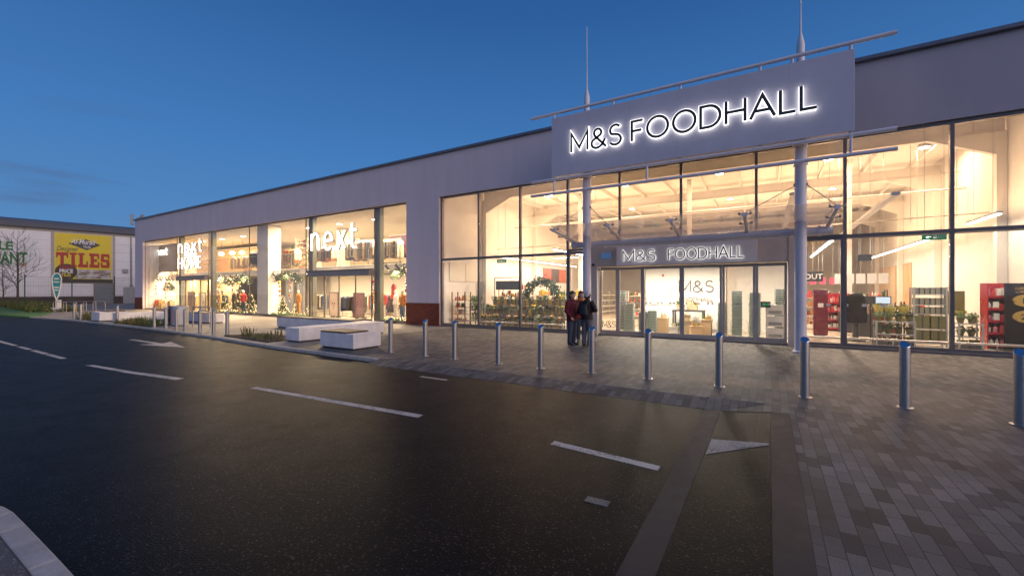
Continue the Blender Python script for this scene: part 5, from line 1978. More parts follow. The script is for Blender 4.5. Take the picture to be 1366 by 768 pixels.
SITE = {-1: ((-.18, 0, 1.4), (-.23, .02, 1.13), (-.19, -.12, .92)), 1: ((.18, 0, 1.4), (.24, .03, 1.13), (.23, -.03, .87))}
HIP = {-1: ((-.18, 0, 1.4), (-.33, .03, 1.18), (-.17, -.1, 1.0)), 1: ((.18, 0, 1.4), (.24, .03, 1.13), (.23, -.03, .87))}
for i, (x, y, tp, bt, arms, l) in enumerate([
        (-37.6, 16.9, M['tan'], M['tan'], SITE, 'mannequin in tan clothes beside the far doors'),
        (-35.6, 17.0, M['blackcloth'], M['blackcloth'], HIP, 'mannequin in black clothes among the decorated firs'),
        (-34.0, 16.9, M['redcloth'], M['navy'], SITE, 'mannequin in a red top beside the box column'),
        (-30.4, 17.1, M['redcloth'], M['redcloth'], HIP, 'mannequin in bright red in the central display window'),
        (-27.3, 17.1, M['orange'], M['orange'], SITE, 'mannequin in orange at the right of the central display window'),
        (-19.0, 17.0, M['redcloth'], M['whitecloth'], SITE, 'mannequin in a red top and white trousers left in the right end window'),
        (-18.35, 17.4, M['whitecloth'], M['whitecloth'], HIP, 'mannequin all in white in the right end window'),
        (-17.2, 16.8, M['orange'], M['denim'], HIP, 'mannequin in a mustard jacket and blue jeans at the right end window')]):
    t = person(l, (x, y, .08), rad(-25 + 20 * (i % 3)), tp, bt, None, arms, coat_len=.62, vox=.022, skin=M['mannequin'], kind='mannequin')
    t['category'] = 'mannequin'
    MB().lathe([(.2, -.08), (.2, -.06), (.02, -.05)], 18).build('base_plate', M['lgrey'], t, world=False)

for i, (x0, x1, y, z, pal, h, l) in enumerate([
        (-33.4, -32.2, 18.9, 0, GM2, 1.4, 'rail of bright clothes behind the central display window'),
        (-27.8, -26.4, 18.6, 0, GM2, 1.5, 'rail of mixed clothes behind the orange mannequin'),
        (-20.6, -19.4, 18.6, 0, GM1, 1.5, 'rail of dark coats behind the right end display window'),
        (-46.0, -44.6, 18.4, 0, GM2, 1.4, 'rail of soft goods behind the far doors'),
        (-41.5, -40.2, 18.5, 0, GM1, 1.4, 'rail of dark goods right of the far doors'),
        (-35.6, -34.0, 18.3, 3.33, GM1, 1.5, 'rail of dark garments upstairs over the box column'),
        (-31.0, -29.4, 18.4, 3.33, GM2, 1.5, 'rail of mixed garments upstairs behind the left post of the nearer sign'),
        (-26.0, -24.8, 20.6, 3.33, GM1, 2.0, 'tall rail of dark garments upstairs deep behind the nearer sign')]):
    clothes_rail(l, x0, x1, y, z, pal, 60 + i, h, h * .68)

# hanging red dress form above the white mannequin
t = thing('hanging_dress', 'red dress hanging on a wire above the white mannequin', 'dress', (-18.75, 17.6, 1.5))
b = MB()
loft(b, [(-18.75, 17.6, 1.25, .26, .12), (-18.75, 17.6, 1.6, .17, .1), (-18.75, 17.6, 1.95, .19, .1), (-18.75, 17.6, 2.1, .1, .07)], 14)
b.build('dress', M['redcloth'], t, smooth=True)
MB().tube((-18.75, 17.6, 2.1), (-18.75, 17.6, 2.95), .008, n=5).build('wire', M['dark'], t)

dk = [GMAT[0], GMAT[1], GMAT[5], GMAT[4]]
clothes_rail('long rail of dark garments on the upper floor behind the bright lettering', -24.6, -21.6, 18.9, 3.33, GMAT, 1, 1.7, 1.2)
clothes_rail('rail of pale and tan garments upstairs right of the bright lettering', -21.2, -19.4, 18.8, 3.33, [GMAT[2], GMAT[3], GMAT[0]], 2, 1.6, 1.1)
clothes_rail('tall rail of dark coats upstairs behind the right post', -22.0, -19.6, 20.3, 3.33, dk, 3, 2.1, 1.4)
clothes_rail('rail of dark coats upstairs in the right end bay', -18.9, -17.0, 19.6, 3.33, dk, 4, 1.9, 1.3)
clothes_rail('rail of mixed garments upstairs left of the bright lettering', -28.4, -25.6, 18.7, 3.33, GMAT, 5, 1.5, 1.0)
clothes_rail('rail of navy and black clothes seen through the nearer doors', -24.7, -23.6, 18.6, 0, [GMAT[0], GMAT[1]], 6, 1.4, 1.0)
clothes_rail('round looking rail of dark coats right of the nearer doors', -23.4, -22.3, 18.4, 0, dk, 7, 1.45, 1.1)
clothes_rail('rail of mixed clothes deep behind the nearer doors', -25.5, -22.5, 20.3, 0, GMAT, 8, 1.5, 1.0)
clothes_rail('rail of dark garments upstairs before the oak wall', -40.8, -37.0, 19.3, 3.33, [GMAT[2], GMAT[5], GMAT[0]], 9, 1.3, .9)

t = shelf_unit('display_shelves', 'white grid shelves of folded goods on the upper floor', -32.2, -30.9, 20.2, 20.6, (), 3.34, M['white'])
for z in (3.5, 3.9, 4.3, 4.7, 5.1, 5.5):
    MB().box(-32.3, -29.6, 20.0, 20.4, z - .03, z).build('shelf', M['white'], t)
    goods(t, -32.2, -29.7, 20.2, z, 800 + int(z * 10), .28, mats=[GMAT[2], GMAT[3], GMAT[7], GMAT[4]])
for x in (-32.32, -30.96, -29.6):
    MB().box(x - .02, x + .02, 20.0, 20.4, 3.33, 5.9).build('upright', M['white'], t)


def poster(label, x0, x1, y, z0, z1, mat, frame, marks=None):
    t = thing('poster_board', label, 'poster', ((x0 + x1) / 2, y, z0))
    MB().box(x0, x1, y, y + .04, z0, z1).build('board', mat, t)
    b = MB()
    b.box(x0 - .04, x0, y - .01, y + .05, z0 - .04, z1 + .04).box(x1, x1 + .04, y - .01, y + .05, z0 - .04, z1 + .04)
    b.box(x0, x1, y - .011, y + .049, z1, z1 + .04).box(x0, x1, y - .011, y + .049, z0 - .04, z0)
    b.build('frame', frame, t)
    b = MB()
    for x in (x0 + .12, x1 - .12):
        b.box(x - .03, x + .03, y, y + .3, 0, z0 - .041)
    b.build('feet', frame, t)
    if marks:
        b = MB()
        for u, v, w, h in marks:
            xa, za = x0 + (x1 - x0) * u, z0 + (z1 - z0) * v
            b.box(xa, xa + w, y - .006, y - .001, za, za + h)
        b.build('print', pm('poster_print', (.25, .1, .08), .6), t)


poster('purple brown poster board left behind the far doors', -43.8, -42.6, 17.15, .1, 1.6, pm('purple_board', (.12, .06, .08), .5), M['dark'])
poster('pale framed poster board right behind the far doors', -41.7, -40.6, 17.15, .1, 1.52, pm('beige_board', (.6, .52, .4), .5), M['dark'], [(.25, .4, .12, .14), (.6, .4, .12, .14)])
poster('pale pink framed poster board left behind the nearer doors', -24.1, -23.3, 17.2, .12, 1.58, pm('pink_board', (.66, .5, .42), .5), M['dark'], [(.3, .5, .1, .1), (.55, .5, .1, .1), (.4, .4, .1, .08), (.4, .3, .12, .05)])
poster('dark patterned poster board in the middle of the nearer doors', -21.9, -21.0, 17.3, .12, 1.55, ramp_noise('dark_pattern', [(.05, .03, .04), (.2, .08, .1), (.06, .04, .05)], 9, .5), M['dark'])

# gift pile in the far end bay
r = random.Random(12)
gm = [('white', M['whitecloth']), ('red', M['redcloth']), ('gold', M['goldfoil']), ('kraft', M['kraft'])]
spots = [(-50.0, 16.7, 0, .5, .35), (-49.3, 16.8, 0, .55, .5), (-48.5, 16.8, 0, .6, .4), (-47.7, 16.8, 0, .5, .6), (-47.0, 16.9, 0, .5, .45), (-49.1, 16.8, .505, .4, .35), (-48.0, 16.85, .605, .45, .4), (-46.5, 16.9, 0, .4, .8)]
for i, (x, y, z, w, h) in enumerate(spots):
    c, mt = gm[i % 4]
    z0 = {5: .503, 6: .403}.get(i, 0)
    if i == 6:
        x = -48.45
    t = thing('gift_parcel', '%s gift parcel in the far end window, %s of the pile' % (c, ['leftmost', 'second from left', 'third from left', 'fourth from left', 'fifth from left', 'upper left', 'upper right', 'tall rightmost'][i]), 'parcel', (x, y, z0), r.uniform(-.3, .3), 'gift parcels in the far end window')
    MB().box(-w / 2, w / 2, -w / 2, w / 2, 0, h).build('box', mt, t, world=False, bevel=.01)
    MB().box(-.03, .03, -w / 2 - .006, w / 2 + .006, -.0 + .001, h + .006).build('ribbon', M['redcloth'] if c != 'red' else M['goldfoil'], t, world=False)
    b = MB()
    for s in (-1, 1):
        b.ball((s * .07, 0, h + .05), .06, 8, 6, .7)
    b.build('bow', M['redcloth'] if c != 'red' else M['goldfoil'], t, world=False)

# strip of artificial turf with bulbs along the display windows
for x0, x1, l in ((-37.0, -31.3, 'right of the far doors'), (-29.6, -24.7, 'of the central display'), (-18.2, -15.95, 'of the right end display')):
    t = thing('turf_strip', 'strip of bright artificial turf along the window foot ' + l, 'turf', ((x0 + x1) / 2, 16.5, 0))
    r = random.Random(int(-x0))
    b = MB()
    leaf_cloud(b, lambda q: (q.uniform(x0, x1), q.uniform(16.2, 16.9), q.uniform(.02, .16)), 700, .1, r)
    b.build('blades', M['lawn'], t, fix=False)
    MB().box(x0, x1, 16.18, 16.95, 0, .05).build('tray', M['leaf2'], t)
    b = MB()
    for _ in range(40):
        b.ball((r.uniform(x0, x1), 16.25 + r.uniform(0, .4), r.uniform(.1, .3)), .018, 6, 4)
    b.build('fairy_lights', M['em_bulb'], t)

# strings of baubles in the display windows
BM = [M['red'], M['goldfoil'], pm('silver_bauble', (.7, .7, .72), .2, .9), M['orange']]
for i, (x, y, l) in enumerate([(-48.9, 16.6, 'in the far end bay, left'), (-46.8, 16.6, 'in the far end bay, right'), (-38.9, 16.6, 'nearest the far doors'), (-37.2, 16.6, 'over the tan mannequin'),
                               (-35.0, 16.6, 'over the black mannequin'), (-33.9, 16.6, 'beside the box column'), (-31.2, 16.6, 'left in the central display'), (-29.9, 16.6, 'over the bright red mannequin'),
                               (-28.7, 16.6, 'middle of the central display'), (-27.5, 16.6, 'over the orange mannequin'), (-19.3, 16.6, 'left in the right end window'), (-16.7, 16.6, 'right in the right end window')]):
    t = thing('bauble_string', 'hanging string of coloured baubles, ' + l, 'baubles', (x, y, 1.2), 0, 'bauble strings in the display windows')
    r = random.Random(70 + i)
    z0 = r.uniform(.9, 1.5)
    MB().tube((x, y, z0), (x, y, 2.95), .006, n=5).build('wire', M['dark'], t)
    z = z0
    b = MB()
    while z < 2.6:
        b.m = r.randrange(4)
        q = r.uniform(.05, .1)
        b.ball((x + r.uniform(-.03, .03), y, z), q, 10, 7)
        z += r.uniform(.14, .34)
    b.build('baubles', BM, t, smooth=True)
# ------------------------------------------------------------------ the warehouse store beyond the road
AW = rad(78.9)
P0 = (-76.4, 20.3, 0)
wh = thing('warehouse', 'white clad warehouse store with slate eaves and dark brick plinth beyond the car park', 'building', P0, AW)
k = dict(parent=wh, world=False)
MB().box(-40, 14, 0, 18, 1.0, 9.2).build('wall', M['whiteclad'], **k)
MB().box(-40.02, 14.02, -.03, 18.02, 0, 1.0).build('plinth', M['dkbrick'], **k)
MB().box(-40.1, 14.1, -.08, 18, 9.2, 9.5).build('trim', M['beige'], **k)
b = MB()
pr = [(-.5, 9.52), (-.55, 9.95), (-.35, 10.35), (.6, 10.6), (9, 11.2), (18.3, 10.3), (18.3, 9.52)]
n = len(pr)
vs = [(-40.4, y, z) for y, z in pr] + [(14.4, y, z) for y, z in pr]
b.add(vs, [tuple(range(n)), tuple(reversed(range(n, 2 * n)))] + [(i, n + i, n + (i + 1) % n, (i + 1) % n) for i in range(n)])
b.build('roof', M['eave'], **k)
for u in (-4.72, .95):
    MB().box(u - .12, u + .12, -.1, -.002, 1.01, 9.19).build('pilaster', M['beige'], **k)
MB().box(-.86, .86, -.1, -.035, .02, 2.62).build('door', M['roller'], **k)
b = MB()
b.box(-1.02, -.861, -.16, -.034, 0, 2.78).box(.861, 1.02, -.16, -.034, 0, 2.78).box(-.861, .861, -.16, -.034, 2.621, 2.78)
b.build('door_frame', M['frame'], **k)
MB().box(1.8, 2.35, -.25, -.002, 4.2, 4.7).build('vent_box', M['grey'], **k)
MB().box(2.6, 2.75, -.16, -.02, 1.01, 9.19).build('downpipe', M['grey'], **k)

# white panel with green capitals
lf = lambda u, z, off=-.1: (P0[0] + u * math.cos(AW) - off * math.sin(AW), P0[1] + u * math.sin(AW) + off * math.cos(AW), z)
s1 = thing('shop_sign', 'white sign panel with bold green capitals on the warehouse', 'sign', lf(-9, 4.7, -.02), AW)
s1['_local'] = 1
MB().box(-6, 2.9, -.08, -.002, 0, 3.2).build('sign_board', pm('sign_white', (.68, .68, .66), .5), s1, world=False)
text('TILE', 1.35, M['signgreen'], 'letters', s1, (1.05, -.085, 1.95), 'RIGHT', .02, bold=.05, xs=.85)
text('GIANT', 1.95, M['signgreen'], 'letters', s1, (2.2, -.085, .3), 'RIGHT', .02, bold=.06, xs=.52)
MB().box(-3, 1.0, -.1, -.081, .12, .2).build('underline', M['signgreen'], s1, world=False)
MB().ball((1.85, -.1, .22), .16, 12, 8).build('orange_dot', M['orange'], s1, world=False)

# yellow banner
s2 = thing('banner', 'big yellow tile shop banner with red slab capitals on the warehouse wall', 'banner', lf(-1.9, 2.95, -.05), AW)
s2['_local'] = 1
W = 2.62
MB().box(-W, W, -.06, -.002, 0, 6.15).build('sheet', M['yellow'], s2, world=False)
MB().box(-W - .1, W + .1, -.12, -.062, -.18, .28).build('bottom_band', pm('dark_band', (.06, .045, .03), .6), s2, world=False)
rm = ramp_noise('room_photo', [(.55, .5, .45), (.2, .13, .08), (.6, .58, .55), (.3, .22, .15)], .9, .5, (1, 1, 1.6))
MB().box(-.75, W - .08, -.075, -.0601, .35, 1.55).build('room_picture', rm, s2, world=False)
b = MB()
b.prism_xz([(-1.45, 4.85), (.25, 4.1), (1.55, 4.85), (.1, 5.55)], -.085, -.0602)
b.build('diamond', M['dark'], s2, world=False)
text('Al-Murad', .92, M['white'], 'letters', s2, (-.1, -.12, 4.85), 'CENTER', .01, bold=.018, shear=.3, xs=.62)
text('TILES', .42, M['white'], 'letters', s2, (.25, -.12, 4.36), 'CENTER', .01, bold=.006, xs=.75)
text('Designer', .88, M['dark'], 'letters', s2, (-2.5, -.08, 3.88), 'LEFT', .01, shear=.4, xs=.6)


def slab_word(word, x0, z0, h, wtot):
    """Bold slab capitals as plain polygons."""
    G = {'T': (1.0, [(0, .78, 1, 1), (.36, 0, .64, .781), (0, .62, .12, .782), (.88, .62, 1, .782), (.22, 0, .78, .13)]),
         'I': (.62, [(.16, .12, .46, .88), (0, .86, .62, 1), (0, 0, .62, .14)]),
         'L': (.86, [(.12, .12, .42, .88), (0, .86, .56, 1), (0, 0, .86, .2), (.72, .19, .86, .42)]),
         'E': (.9, [(.12, .12, .42, .88), (0, .82, .88, 1), (0, 0, .9, .2), (.41, .42, .7, .6), (.74, .62, .88, .83), (.76, .19, .9, .4)]),
         'S': (.86, [(.05, .8, .8, 1), (.02, .5, .3, .82), (.05, .42, .8, .6), (.54, .16, .84, .43), (.04, 0, .8, .2), (.0, .18, .18, .36), (.66, .66, .82, .81)])}
    tot = sum(G[c][0] for c in word) + .12 * (len(word) - 1)
    sx = wtot / tot
    b = MB()
    x = x0
    e = 0
    for c in word:
        for (a, z, a2, z2) in G[c][1]:
            e += 1
            b.box(x + a * sx, x + a2 * sx, -.11 - .0005 * e, -.0603, z0 + z * h, z0 + z2 * h)
        x += (G[c][0] + .12) * sx
    return b


slab_word('TILES', -2.5, 1.85, 1.85, 4.95).build('slab_letters', M['bannerred'], s2, world=False)
b = MB()
el = [(-1.62 + .98 * math.cos(a), 1.25 + .98 * math.sin(a)) for a in [2 * PI * i / 36 for i in range(36)]]
b.prism_xz(el, -.15, -.0604)
b.build('roundel', pm('dark_roundel', (.05, .03, .025), .5), s2, world=False)
text('HALF', .62, M['bannerred'], 'letters', s2, (-1.62, -.17, 1.62), 'CENTER', .01, bold=.02, xs=.8)
text('PRICE', .66, M['white'], 'letters', s2, (-1.62, -.17, 1.08), 'CENTER', .01, bold=.025, xs=.72)
text('TILES', .5, M['yellow'], 'letters', s2, (-1.62, -.17, .62), 'CENTER', .01, bold=.015, xs=.75)

# mesh fence before the warehouse
for seg, (u0, n) in enumerate(((-34.4, 14),)):
    fl = thing('mesh_fence', 'dark green steel mesh fence before the warehouse', 'fence', lf(-10, 0, -5), AW)
    for i in range(n):
        u = -6.89 + 10 + (i - 9) * 3.75
        MB().box(u - .05, u + .05, -.05, .05, 0, 3.6).build('post', M['mesh_green'], fl, world=False)
    b = MB()
    ua, ub = -6.89 + 10 - 9 * 3.75, -6.89 + 10 + 4 * 3.75
    for i in range(17):
        z = .15 + i * .2
        b.box(ua, ub, .052, .06, z - .008, z + .008)
    for i in range(int((ub - ua) / .2)):
        b.box(ua + i * .2 - .003, ua + i * .2 + .003, .0605, .066, .1, 3.4)
    b.build('mesh_panel', M['mesh_green'], fl, world=False)
g = thing('gate_pier', 'dark green gate pier beside the end of the retail building', 'gate pier', lf(2.75, 0, -5), AW)
MB().box(-.12, .12, -.12, .12, 0, 3.77).build('post', M['mesh_green'], g, world=False)
MB().box(-1.3, -.121, -.03, .03, .1, 2.2).build('gate_leaf', M['grey'], g, world=False)
p = thing('pole', 'tall thin grey pole before the right end of the warehouse', 'pole', lf(2.32, 0, -4), AW)
MB().lathe([(.12, 0), (.1, .4), (.08, 7.4), (.02, 7.6)], 12).build('shaft', M['grey'], p, world=False)
MB().box(-.18, .18, -.16, -.1, 2.0, 2.5).build('control_box', M['grey'], p, world=False)

# phone mast behind the roof corner
mx, my = -84.0, 26.3
ms = thing('phone_mast', 'grey phone mast with panel antennas above the warehouse roof corner', 'mast', (mx, my, 10.5))
MB().lathe([(.3, 10.5), (.3, 10.7), (.16, 10.72), (.1, 13.2)], 12, (mx, my, 0)).build('pole', M['grey'], ms, smooth=True)
for i, a in enumerate((20, 140, 250)):
    x, y = mx + .75 * math.cos(rad(a)), my + .75 * math.sin(rad(a))
    MB().cbox((x, y, 12.7), (.35, .22, 1.7), rad(a)).build('antenna', M['grey'], ms, bevel=.03)
    MB().tube((mx, my, 12.6), (x, y, 12.6), .05, n=6).tube((mx, my, 12.0), (x, y, 12.1), .04, n=6).build('arm', M['grey'], ms)
MB().tube((mx + .9, my + .5, 11.3), (mx - .9, my - .5, 11.3), .09, n=8).build('crossbar', M['grey'], ms)
for x, y, h in ((-83.4, 25.9, 12.2), (-84.7, 26.8, 12.0)):
    MB().tube((mx, my, 11.4), (x, y, 11.6), .05, n=6).tube((x, y, 11.5), (x, y, h + .8), .05, n=6).build('whip', M['grey'], ms)


# ------------------------------------------------------------------ bare winter trees
def bare_tree(label, loc, h, seed, spread=1.0, n0=9):
    t = thing('bare_tree', label, 'tree', loc)
    r = random.Random(seed)
    tr = MB()
    P = [Vector((0, 0, 0))]
    for i in range(1, 8):
        P.append(Vector((r.gauss(0, .04) * i * .3, r.gauss(0, .04) * i * .3, h * i / 7)))
    R0 = h * .014
    for i in range(7):
        tr.tube(P[i], P[i + 1], R0 * (1 - i / 7.5), R0 * (1 - (i + 1) / 7.5), 8)
    tr.lathe([(R0 * 1.7, 0), (R0 * 1.05, .3)], 8)
    tr.build('trunk', M['bark'], t, world=False, smooth=True)
    b = MB()

    def grow(p, d, l, rr, lev):
        if lev == 0 or l < .12:
            return
        q = p
        for s in range(3):
            d = (d + Vector((r.gauss(0, .12), r.gauss(0, .12), .1 + r.gauss(0, .06)))).normalized()
            q2 = q + d * l / 3
            b.tube(q, q2, rr * (1 - s * .2), rr * (.8 - s * .2), 5)
            if lev > 1:
                for _ in range(r.choice((1, 2))):
                    a = d.orthogonal().normalized()
                    a.rotate(Matrix.Rotation(r.uniform(0, 6.28), 3, d))
                    grow(q2, (d + a * r.uniform(.5, .9)).normalized(), l * r.uniform(.4, .62), rr * .5, lev - 1)
            q = q2
    for i in range(n0 * 2):
        u = .24 + .7 * i / (n0 * 2)
        z = h * u
        k = min(6, int(u * 7))
        base = P[k].lerp(P[k + 1], u * 7 - k)
        a = i * 2.4 + r.uniform(-.4, .4)
        d = Vector((math.cos(a), math.sin(a), .75)).normalized()
        grow(base, d, h * .36 * (1 - u * .75) * spread * r.uniform(.75, 1.2), R0 * .34 * (1 - u * .5), 3)
    b.build('crown', M['bark'], t, world=False, fix=False)


bare_tree('taller bare young tree with upswept branches before the green sign', (-63.5, 10.5, 0), 7.6, 4, 1.15, 11)
bare_tree('smaller bare tree at the left edge beside the taller one', (-66.5, 10.0, 0), 5.0, 9, 1.0, 8)

# ------------------------------------------------------------------ teal feather flag
ft = thing('feather_flag', 'teal teardrop feather flag with white scribble beside the cycle hoops', 'flag', (-50.6, 10.5, 0), rad(62))
b = MB()
out = [(.6 * x_, z_) for x_, z_ in [(0.0, .95), (.16, 1.25), (.34, 1.8), (.47, 2.4), (.48, 2.75), (.36, 3.05), (.14, 3.18), (-.1, 3.16), (-.33, 3.0), (-.44, 2.7), (-.42, 2.3), (-.3, 1.75), (-.14, 1.25)]]
b.prism_xz(out, -.015, .015)
b.build('sail', M['teal'], ft, world=False)
b = MB()
b.ribbon_xz(out, .07, -.025, .025, True)
b.build('edge_tape', M['whitecloth'], ft, world=False)
b = MB()
for zz, w in ((2.72, .16), (2.45, .2), (2.0, .16), (1.78, .14)):
    pts = [(-w + 2 * w * i / 22, zz + .07 * math.sin(i * 1.5) * (1 - abs(i - 11) / 16)) for i in range(23)]
    b.ribbon_xz(pts, .028, -.022, -.016)
b.build('scribble', M['whitecloth'], ft, world=False)
MB().tube((0, 0, 0), (0, 0, 1.0), .025, n=8).build('pole', M['lgrey'], ft, world=False)
MB().box(-.3, .3, -.25, .25, 0, .3).build('base', M['benchwhite'], ft, world=False, bevel=.03)
MB().box(-.16, .16, .28, .5, .0, .95).build('post_box', M['cream'], ft, world=False, bevel=.02)
# ------------------------------------------------------------------ lamps of the shops, and added fill lamps
WARM, MID, COOL = (1.0, .63, .37), (1.0, .77, .50), (1.0, .87, .70)


def area(name, loc, sx, sy, power, col, rot=(0, 0, 0), shape='RECTANGLE', spread=180):
    l = bpy.data.lights.new(name, 'AREA')
    l.shape = shape
    l.size = sx
    if shape in ('RECTANGLE', 'ELLIPSE'):
        l.size_y = sy
    l.energy = power
    l.color = col
    l.spread = rad(spread)
    o = bpy.data.objects.new(name, l)
    COL.objects.link(o)
    o.location = loc
    o.rotation_euler = rot
    return o


def strip(label, x0, x1, y0, y1, z, power, col=COOL, group='linear ceiling lights'):
    w = .07
    t = thing('strip_light', label, 'strip light', ((x0 + x1) / 2, (y0 + y1) / 2, z), 0, group)
    if x1 - x0 < .01:
        a = (x0 - w, x0 + w, y0, y1)
    else:
        a = (x0, x1, y0 - w, y0 + w)
    MB().box(a[0], a[1], a[2], a[3], z, z + .06).build('housing', M['lgrey'], t)
    MB().box(a[0] + .015, a[1] - .015, a[2] + .015, a[3] - .015, z - .03, z - .001).build('diffuser', M['em_white'], t)
    for s in (.1, .9):
        x, y = a[0] + (a[1] - a[0]) * s, a[2] + (a[3] - a[2]) * s
        MB().tube((x, y, z + .06), (x, y, 7.3 if x > -14 else 6.3), .006, n=5).build('wire', M['lgrey'], t)
    area('strip_lamp', ((a[0] + a[1]) / 2, (a[2] + a[3]) / 2, z - .034), a[1] - a[0], a[3] - a[2], power, col)
    area('ceiling_fill_lamp', ((a[0] + a[1]) / 2, (a[2] + a[3]) / 2, z + .064), a[1] - a[0], a[3] - a[2], power * 1.0, WARM, rot=(PI, 0, 0))  # added upward lamp that brightens the ceiling above the strip


def bay_light(label, x, y, z, power, col, ztop, r=.22, group='round ceiling lights'):
    t = thing('ceiling_light', label, 'ceiling light', (x, y, z), 0, group)
    MB().lathe([(.05, .3), (r * .6, .22), (r + .02, .06), (r + .02, 0)], 18, (x, y, z)).build('housing', M['lgrey'], t, smooth=True)
    MB().lathe([(r, -.012), (r, -.002)], 18, (x, y, z)).build('diffuser', M['em_white'], t)
    if ztop - z > .35:
        MB().tube((x, y, z + .3), (x, y, ztop), .01, n=5).build('wire', M['lgrey'], t)
    area('bay_lamp', (x, y, z - .016), r * 2, r * 2, power, col, shape='DISK')


K = 1.1
strip('linear light nearest the right side wall over the red shelf end', 5.1, 5.1, 21.5, 33.6, 3.62, 150 * K)
strip('linear light over the tills right of the canopy column', 2.05, 2.05, 19.2, 29, 3.62, 240 * K)
strip('short linear light high beside the right side wall', 5.65, 5.65, 17.6, 19.8, 3.92, 45 * K)
strip('long linear light along the left side wall of the food hall', -12.9, -12.9, 19.5, 31, 3.6, 140 * K)
strip('cross running linear light behind the left flower display', -11.5, -7.2, 24.0, 24.0, 3.75, 140 * K)
strip('linear light over the bouquet shelves behind the arch', -8.6, -8.6, 18.0, 23.0, 3.65, 170 * K)
strip('linear light deep in the hall behind the lobby', -4.5, -4.5, 24, 36, 3.7, 220 * K)
strip('linear light deep in the hall right of the lobby', -.6, -.6, 24, 36, 3.7, 220 * K)
for i, (x, y) in enumerate(((-11, 22.5), (-6.5, 22.5), (-2, 22.5), (2.2, 22.5), (5.2, 22.5), (-8, 29), (-2, 29), (3, 29))):
    bay_light('round high bay light, %s of the food hall ceiling' % ['front left', 'second from the left at the front', 'middle front', 'front right', 'right hand', 'rear left', 'rear middle', 'rear right'][i], x, y, 7.3, 205 * K, WARM, 7.4, .17)
# lobby downlights
for i, x in enumerate((-4.9, -3.6, -2.3, -.6)):
    bay_light('small round downlight, %s in the lobby ceiling' % ORD[i], x, 17.3, 2.72, 115 * K, COOL, 2.75, .09, 'lobby downlights')
# added lamps, hidden behind the transom, to brighten the window goods
for x0, x1, n, l in ((-13.2, -6.2, 6, 'left'), (1.0, 6.2, 5, 'right')):
    part('fill_lamp_bar', MB().box(x0, x1, 16.1, 16.2, 3.262, 3.3), M['lgrey'])
    for i in range(n):
        x = x0 + (x1 - x0) * (i + .5) / n
        area('window_fill_lamp', (x + .1, 16.15, 3.255), .09, .09, 26 * K, COOL, rot=(rad(18), 0, 0), shape='DISK', spread=150)
# left shop
KN = 4.3
MIDN = (1.0, .73, .43)
nn = 0
for x in (-48, -44.5, -41, -37.5, -34, -28.5, -25, -21.5, -18):
    nn += 1
    bay_light('round upper floor light, %s from the far end' % ORD[nn - 1], x, 18.6, 6.25, 190 * KN, MIDN, 6.3, .2, 'upper floor ceiling lights')
    bay_light('round ground floor light behind the display windows, %s from the far end' % ORD[nn - 1], x + .4, 18.3, 2.93, 62 * KN, MIDN, 2.95, .16, 'ground floor ceiling lights')
    area('window_spot', (x + .3, 16.7, 2.75), .3, .3, 20 * KN, MIDN, rot=(rad(25), 0, 0))

# ------------------------------------------------------------------ dusk sky and last light
w = bpy.data.worlds.new('World')
SC.world = w
w.use_nodes = True
nt = w.node_tree
for n in list(nt.nodes):
    nt.nodes.remove(n)
out = nt.nodes.new('ShaderNodeOutputWorld')
bg = nt.nodes.new('ShaderNodeBackground')
sky = nt.nodes.new('ShaderNodeTexSky')
sky.sky_type = 'NISHITA'
sky.sun_disc = False
SUN_EL, SUN_AZ = rad(1.0), rad(105)                                  # just set, behind and right of the camera
sky.sun_elevation = SUN_EL
sky.sun_rotation = SUN_AZ
sky.air_density, sky.dust_density, sky.ozone_density = 1.0, .6, 3.5
tc = nt.nodes.new('ShaderNodeTexCoord')
sp_ = nt.nodes.new('ShaderNodeSeparateXYZ')
nt.links.new(tc.outputs['Generated'], sp_.inputs[0])
# dusk tint: deep blue overhead, paler towards the horizon, mauve in the west
rmp = nt.nodes.new('ShaderNodeValToRGB')
nt.links.new(sp_.outputs['Z'], rmp.inputs[0])
cr = rmp.color_ramp
cr.elements[0].position = 0.0
cr.elements[0].color = (.105, .21, .41, 1)
cr.elements[1].position = 1.0
cr.elements[1].color = (.017, .062, .205, 1)
for p_, c_ in ((.10, (.085, .23, .49, 1)), (.28, (.053, .185, .46, 1)), (.55, (.024, .104, .31, 1))):
    e_ = cr.elements.new(p_)
    e_.color = c_
dt = N(nt, 'ShaderNodeVectorMath', _operation='DOT_PRODUCT')          # towards the set sun
dt.inputs[1].default_value = (math.sin(SUN_AZ), math.cos(SUN_AZ), 0)
nt.links.new(tc.outputs['Generated'], dt.inputs[0])
wm = nt.nodes.new('ShaderNodeMapRange')
wm.inputs[1].default_value, wm.inputs[2].default_value = .55, 1.0
nt.links.new(dt.outputs['Value'], wm.inputs[0])
glow = nt.nodes.new('ShaderNodeMix')
glow.data_type = 'RGBA'
glow.inputs[7].default_value = (.75, .62, .70, 1)
nt.links.new(wm.outputs[0], glow.inputs[0])
nt.links.new(rmp.outputs[0], glow.inputs[6])
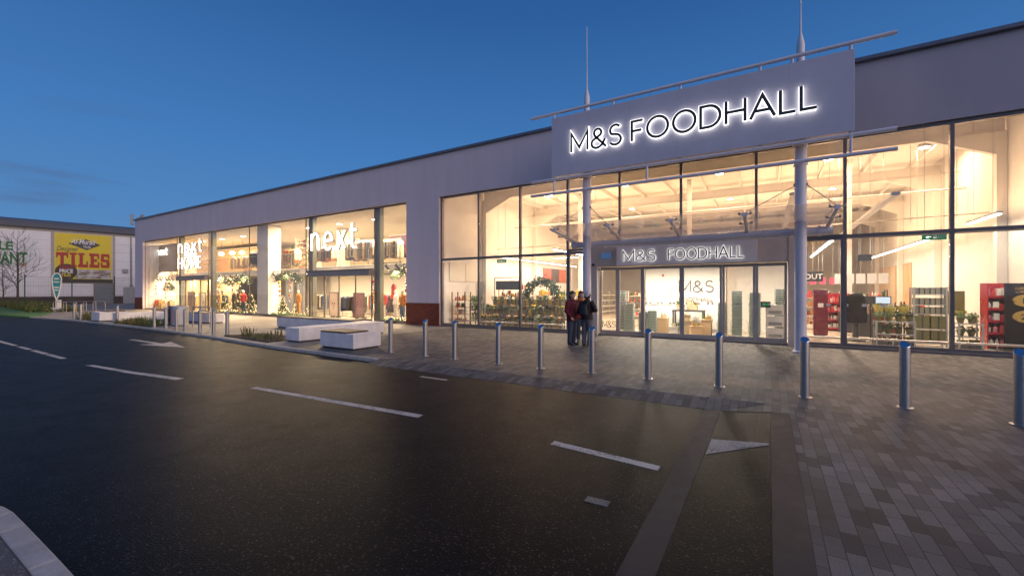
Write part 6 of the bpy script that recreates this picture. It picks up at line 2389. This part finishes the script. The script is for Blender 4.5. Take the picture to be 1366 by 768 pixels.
# thin streaks of dark cloud low in the sky
mp_ = nt.nodes.new('ShaderNodeMapping')
mp_.inputs['Scale'].default_value = (2.0, 2.0, 16.0)
nt.links.new(tc.outputs['Generated'], mp_.inputs[0])
cn = N(nt, 'ShaderNodeTexNoise', Scale=1.6, Detail=5.0, Roughness=.55)
nt.links.new(mp_.outputs[0], cn.inputs['Vector'])
cm = nt.nodes.new('ShaderNodeMapRange')
cm.inputs[1].default_value, cm.inputs[2].default_value = .56, .74
cm.inputs[3].default_value, cm.inputs[4].default_value = 0, .55
nt.links.new(cn.outputs[0], cm.inputs[0])
lowz = nt.nodes.new('ShaderNodeMapRange')
lowz.inputs[1].default_value, lowz.inputs[2].default_value = .36, .16
nt.links.new(sp_.outputs['Z'], lowz.inputs[0])
cf = N(nt, 'ShaderNodeMath', _operation='MULTIPLY')
nt.links.new(cm.outputs[0], cf.inputs[0])
nt.links.new(lowz.outputs[0], cf.inputs[1])
cl = nt.nodes.new('ShaderNodeMix')
cl.data_type = 'RGBA'
cl.inputs[7].default_value = (.075, .105, .21, 1)
nt.links.new(cf.outputs[0], cl.inputs[0])
nt.links.new(glow.outputs[2], cl.inputs[6])
mixs = nt.nodes.new('ShaderNodeMix')
mixs.data_type = 'RGBA'
mixs.blend_type = 'ADD'
mixs.inputs[0].default_value = .03
nt.links.new(cl.outputs[2], mixs.inputs[6])
nt.links.new(sky.outputs[0], mixs.inputs[7])
nt.links.new(mixs.outputs[2], bg.inputs[0])
bg.inputs[1].default_value = 1.0
nt.links.new(bg.outputs[0], out.inputs[0])

sun = bpy.data.lights.new('sun', 'SUN')
sun.energy = 1.35
sun.angle = rad(60)
sun.color = (1.0, .82, .75)
so = bpy.data.objects.new('sun', sun)
COL.objects.link(so)
d = Vector((math.sin(SUN_AZ) * math.cos(rad(14)), math.cos(SUN_AZ) * math.cos(rad(14)), math.sin(rad(14))))
so.rotation_euler = (-d).to_track_quat('-Z', 'Y').to_euler()
so.location = d * 60

# ------------------------------------------------------------------ camera and render settings
cd = bpy.data.cameras.new('camera')
cam = bpy.data.objects.new('camera', cd)
COL.objects.link(cam)
cd.sensor_width = 36
cd.lens = 565 / 1366 * 36
cd.shift_y = 4 / 1366
cd.clip_start = .05
cd.clip_end = 2000
cam.location = (0, 0, 1.7)
cam.rotation_euler = (rad(90), 0, rad(31.2))
SC.camera = cam
SC.view_settings.view_transform = 'Standard'
SC.view_settings.look = 'None'
SC.view_settings.exposure = 0
SC.view_settings.gamma = 1
SC.view_settings.use_curve_mapping = False
cy = SC.cycles
cy.use_denoising = True
try:
    cy.denoiser = 'OPENIMAGEDENOISE'
except Exception:
    pass
cy.max_bounces = 8
cy.diffuse_bounces = 4
cy.glossy_bounces = 4
cy.transmission_bounces = 6
cy.transparent_max_bounces = 24
cy.sample_clamp_indirect = 4
cy.caustics_reflective = False
cy.caustics_refractive = False
cy.use_adaptive_sampling = True
cy.adaptive_threshold = .015
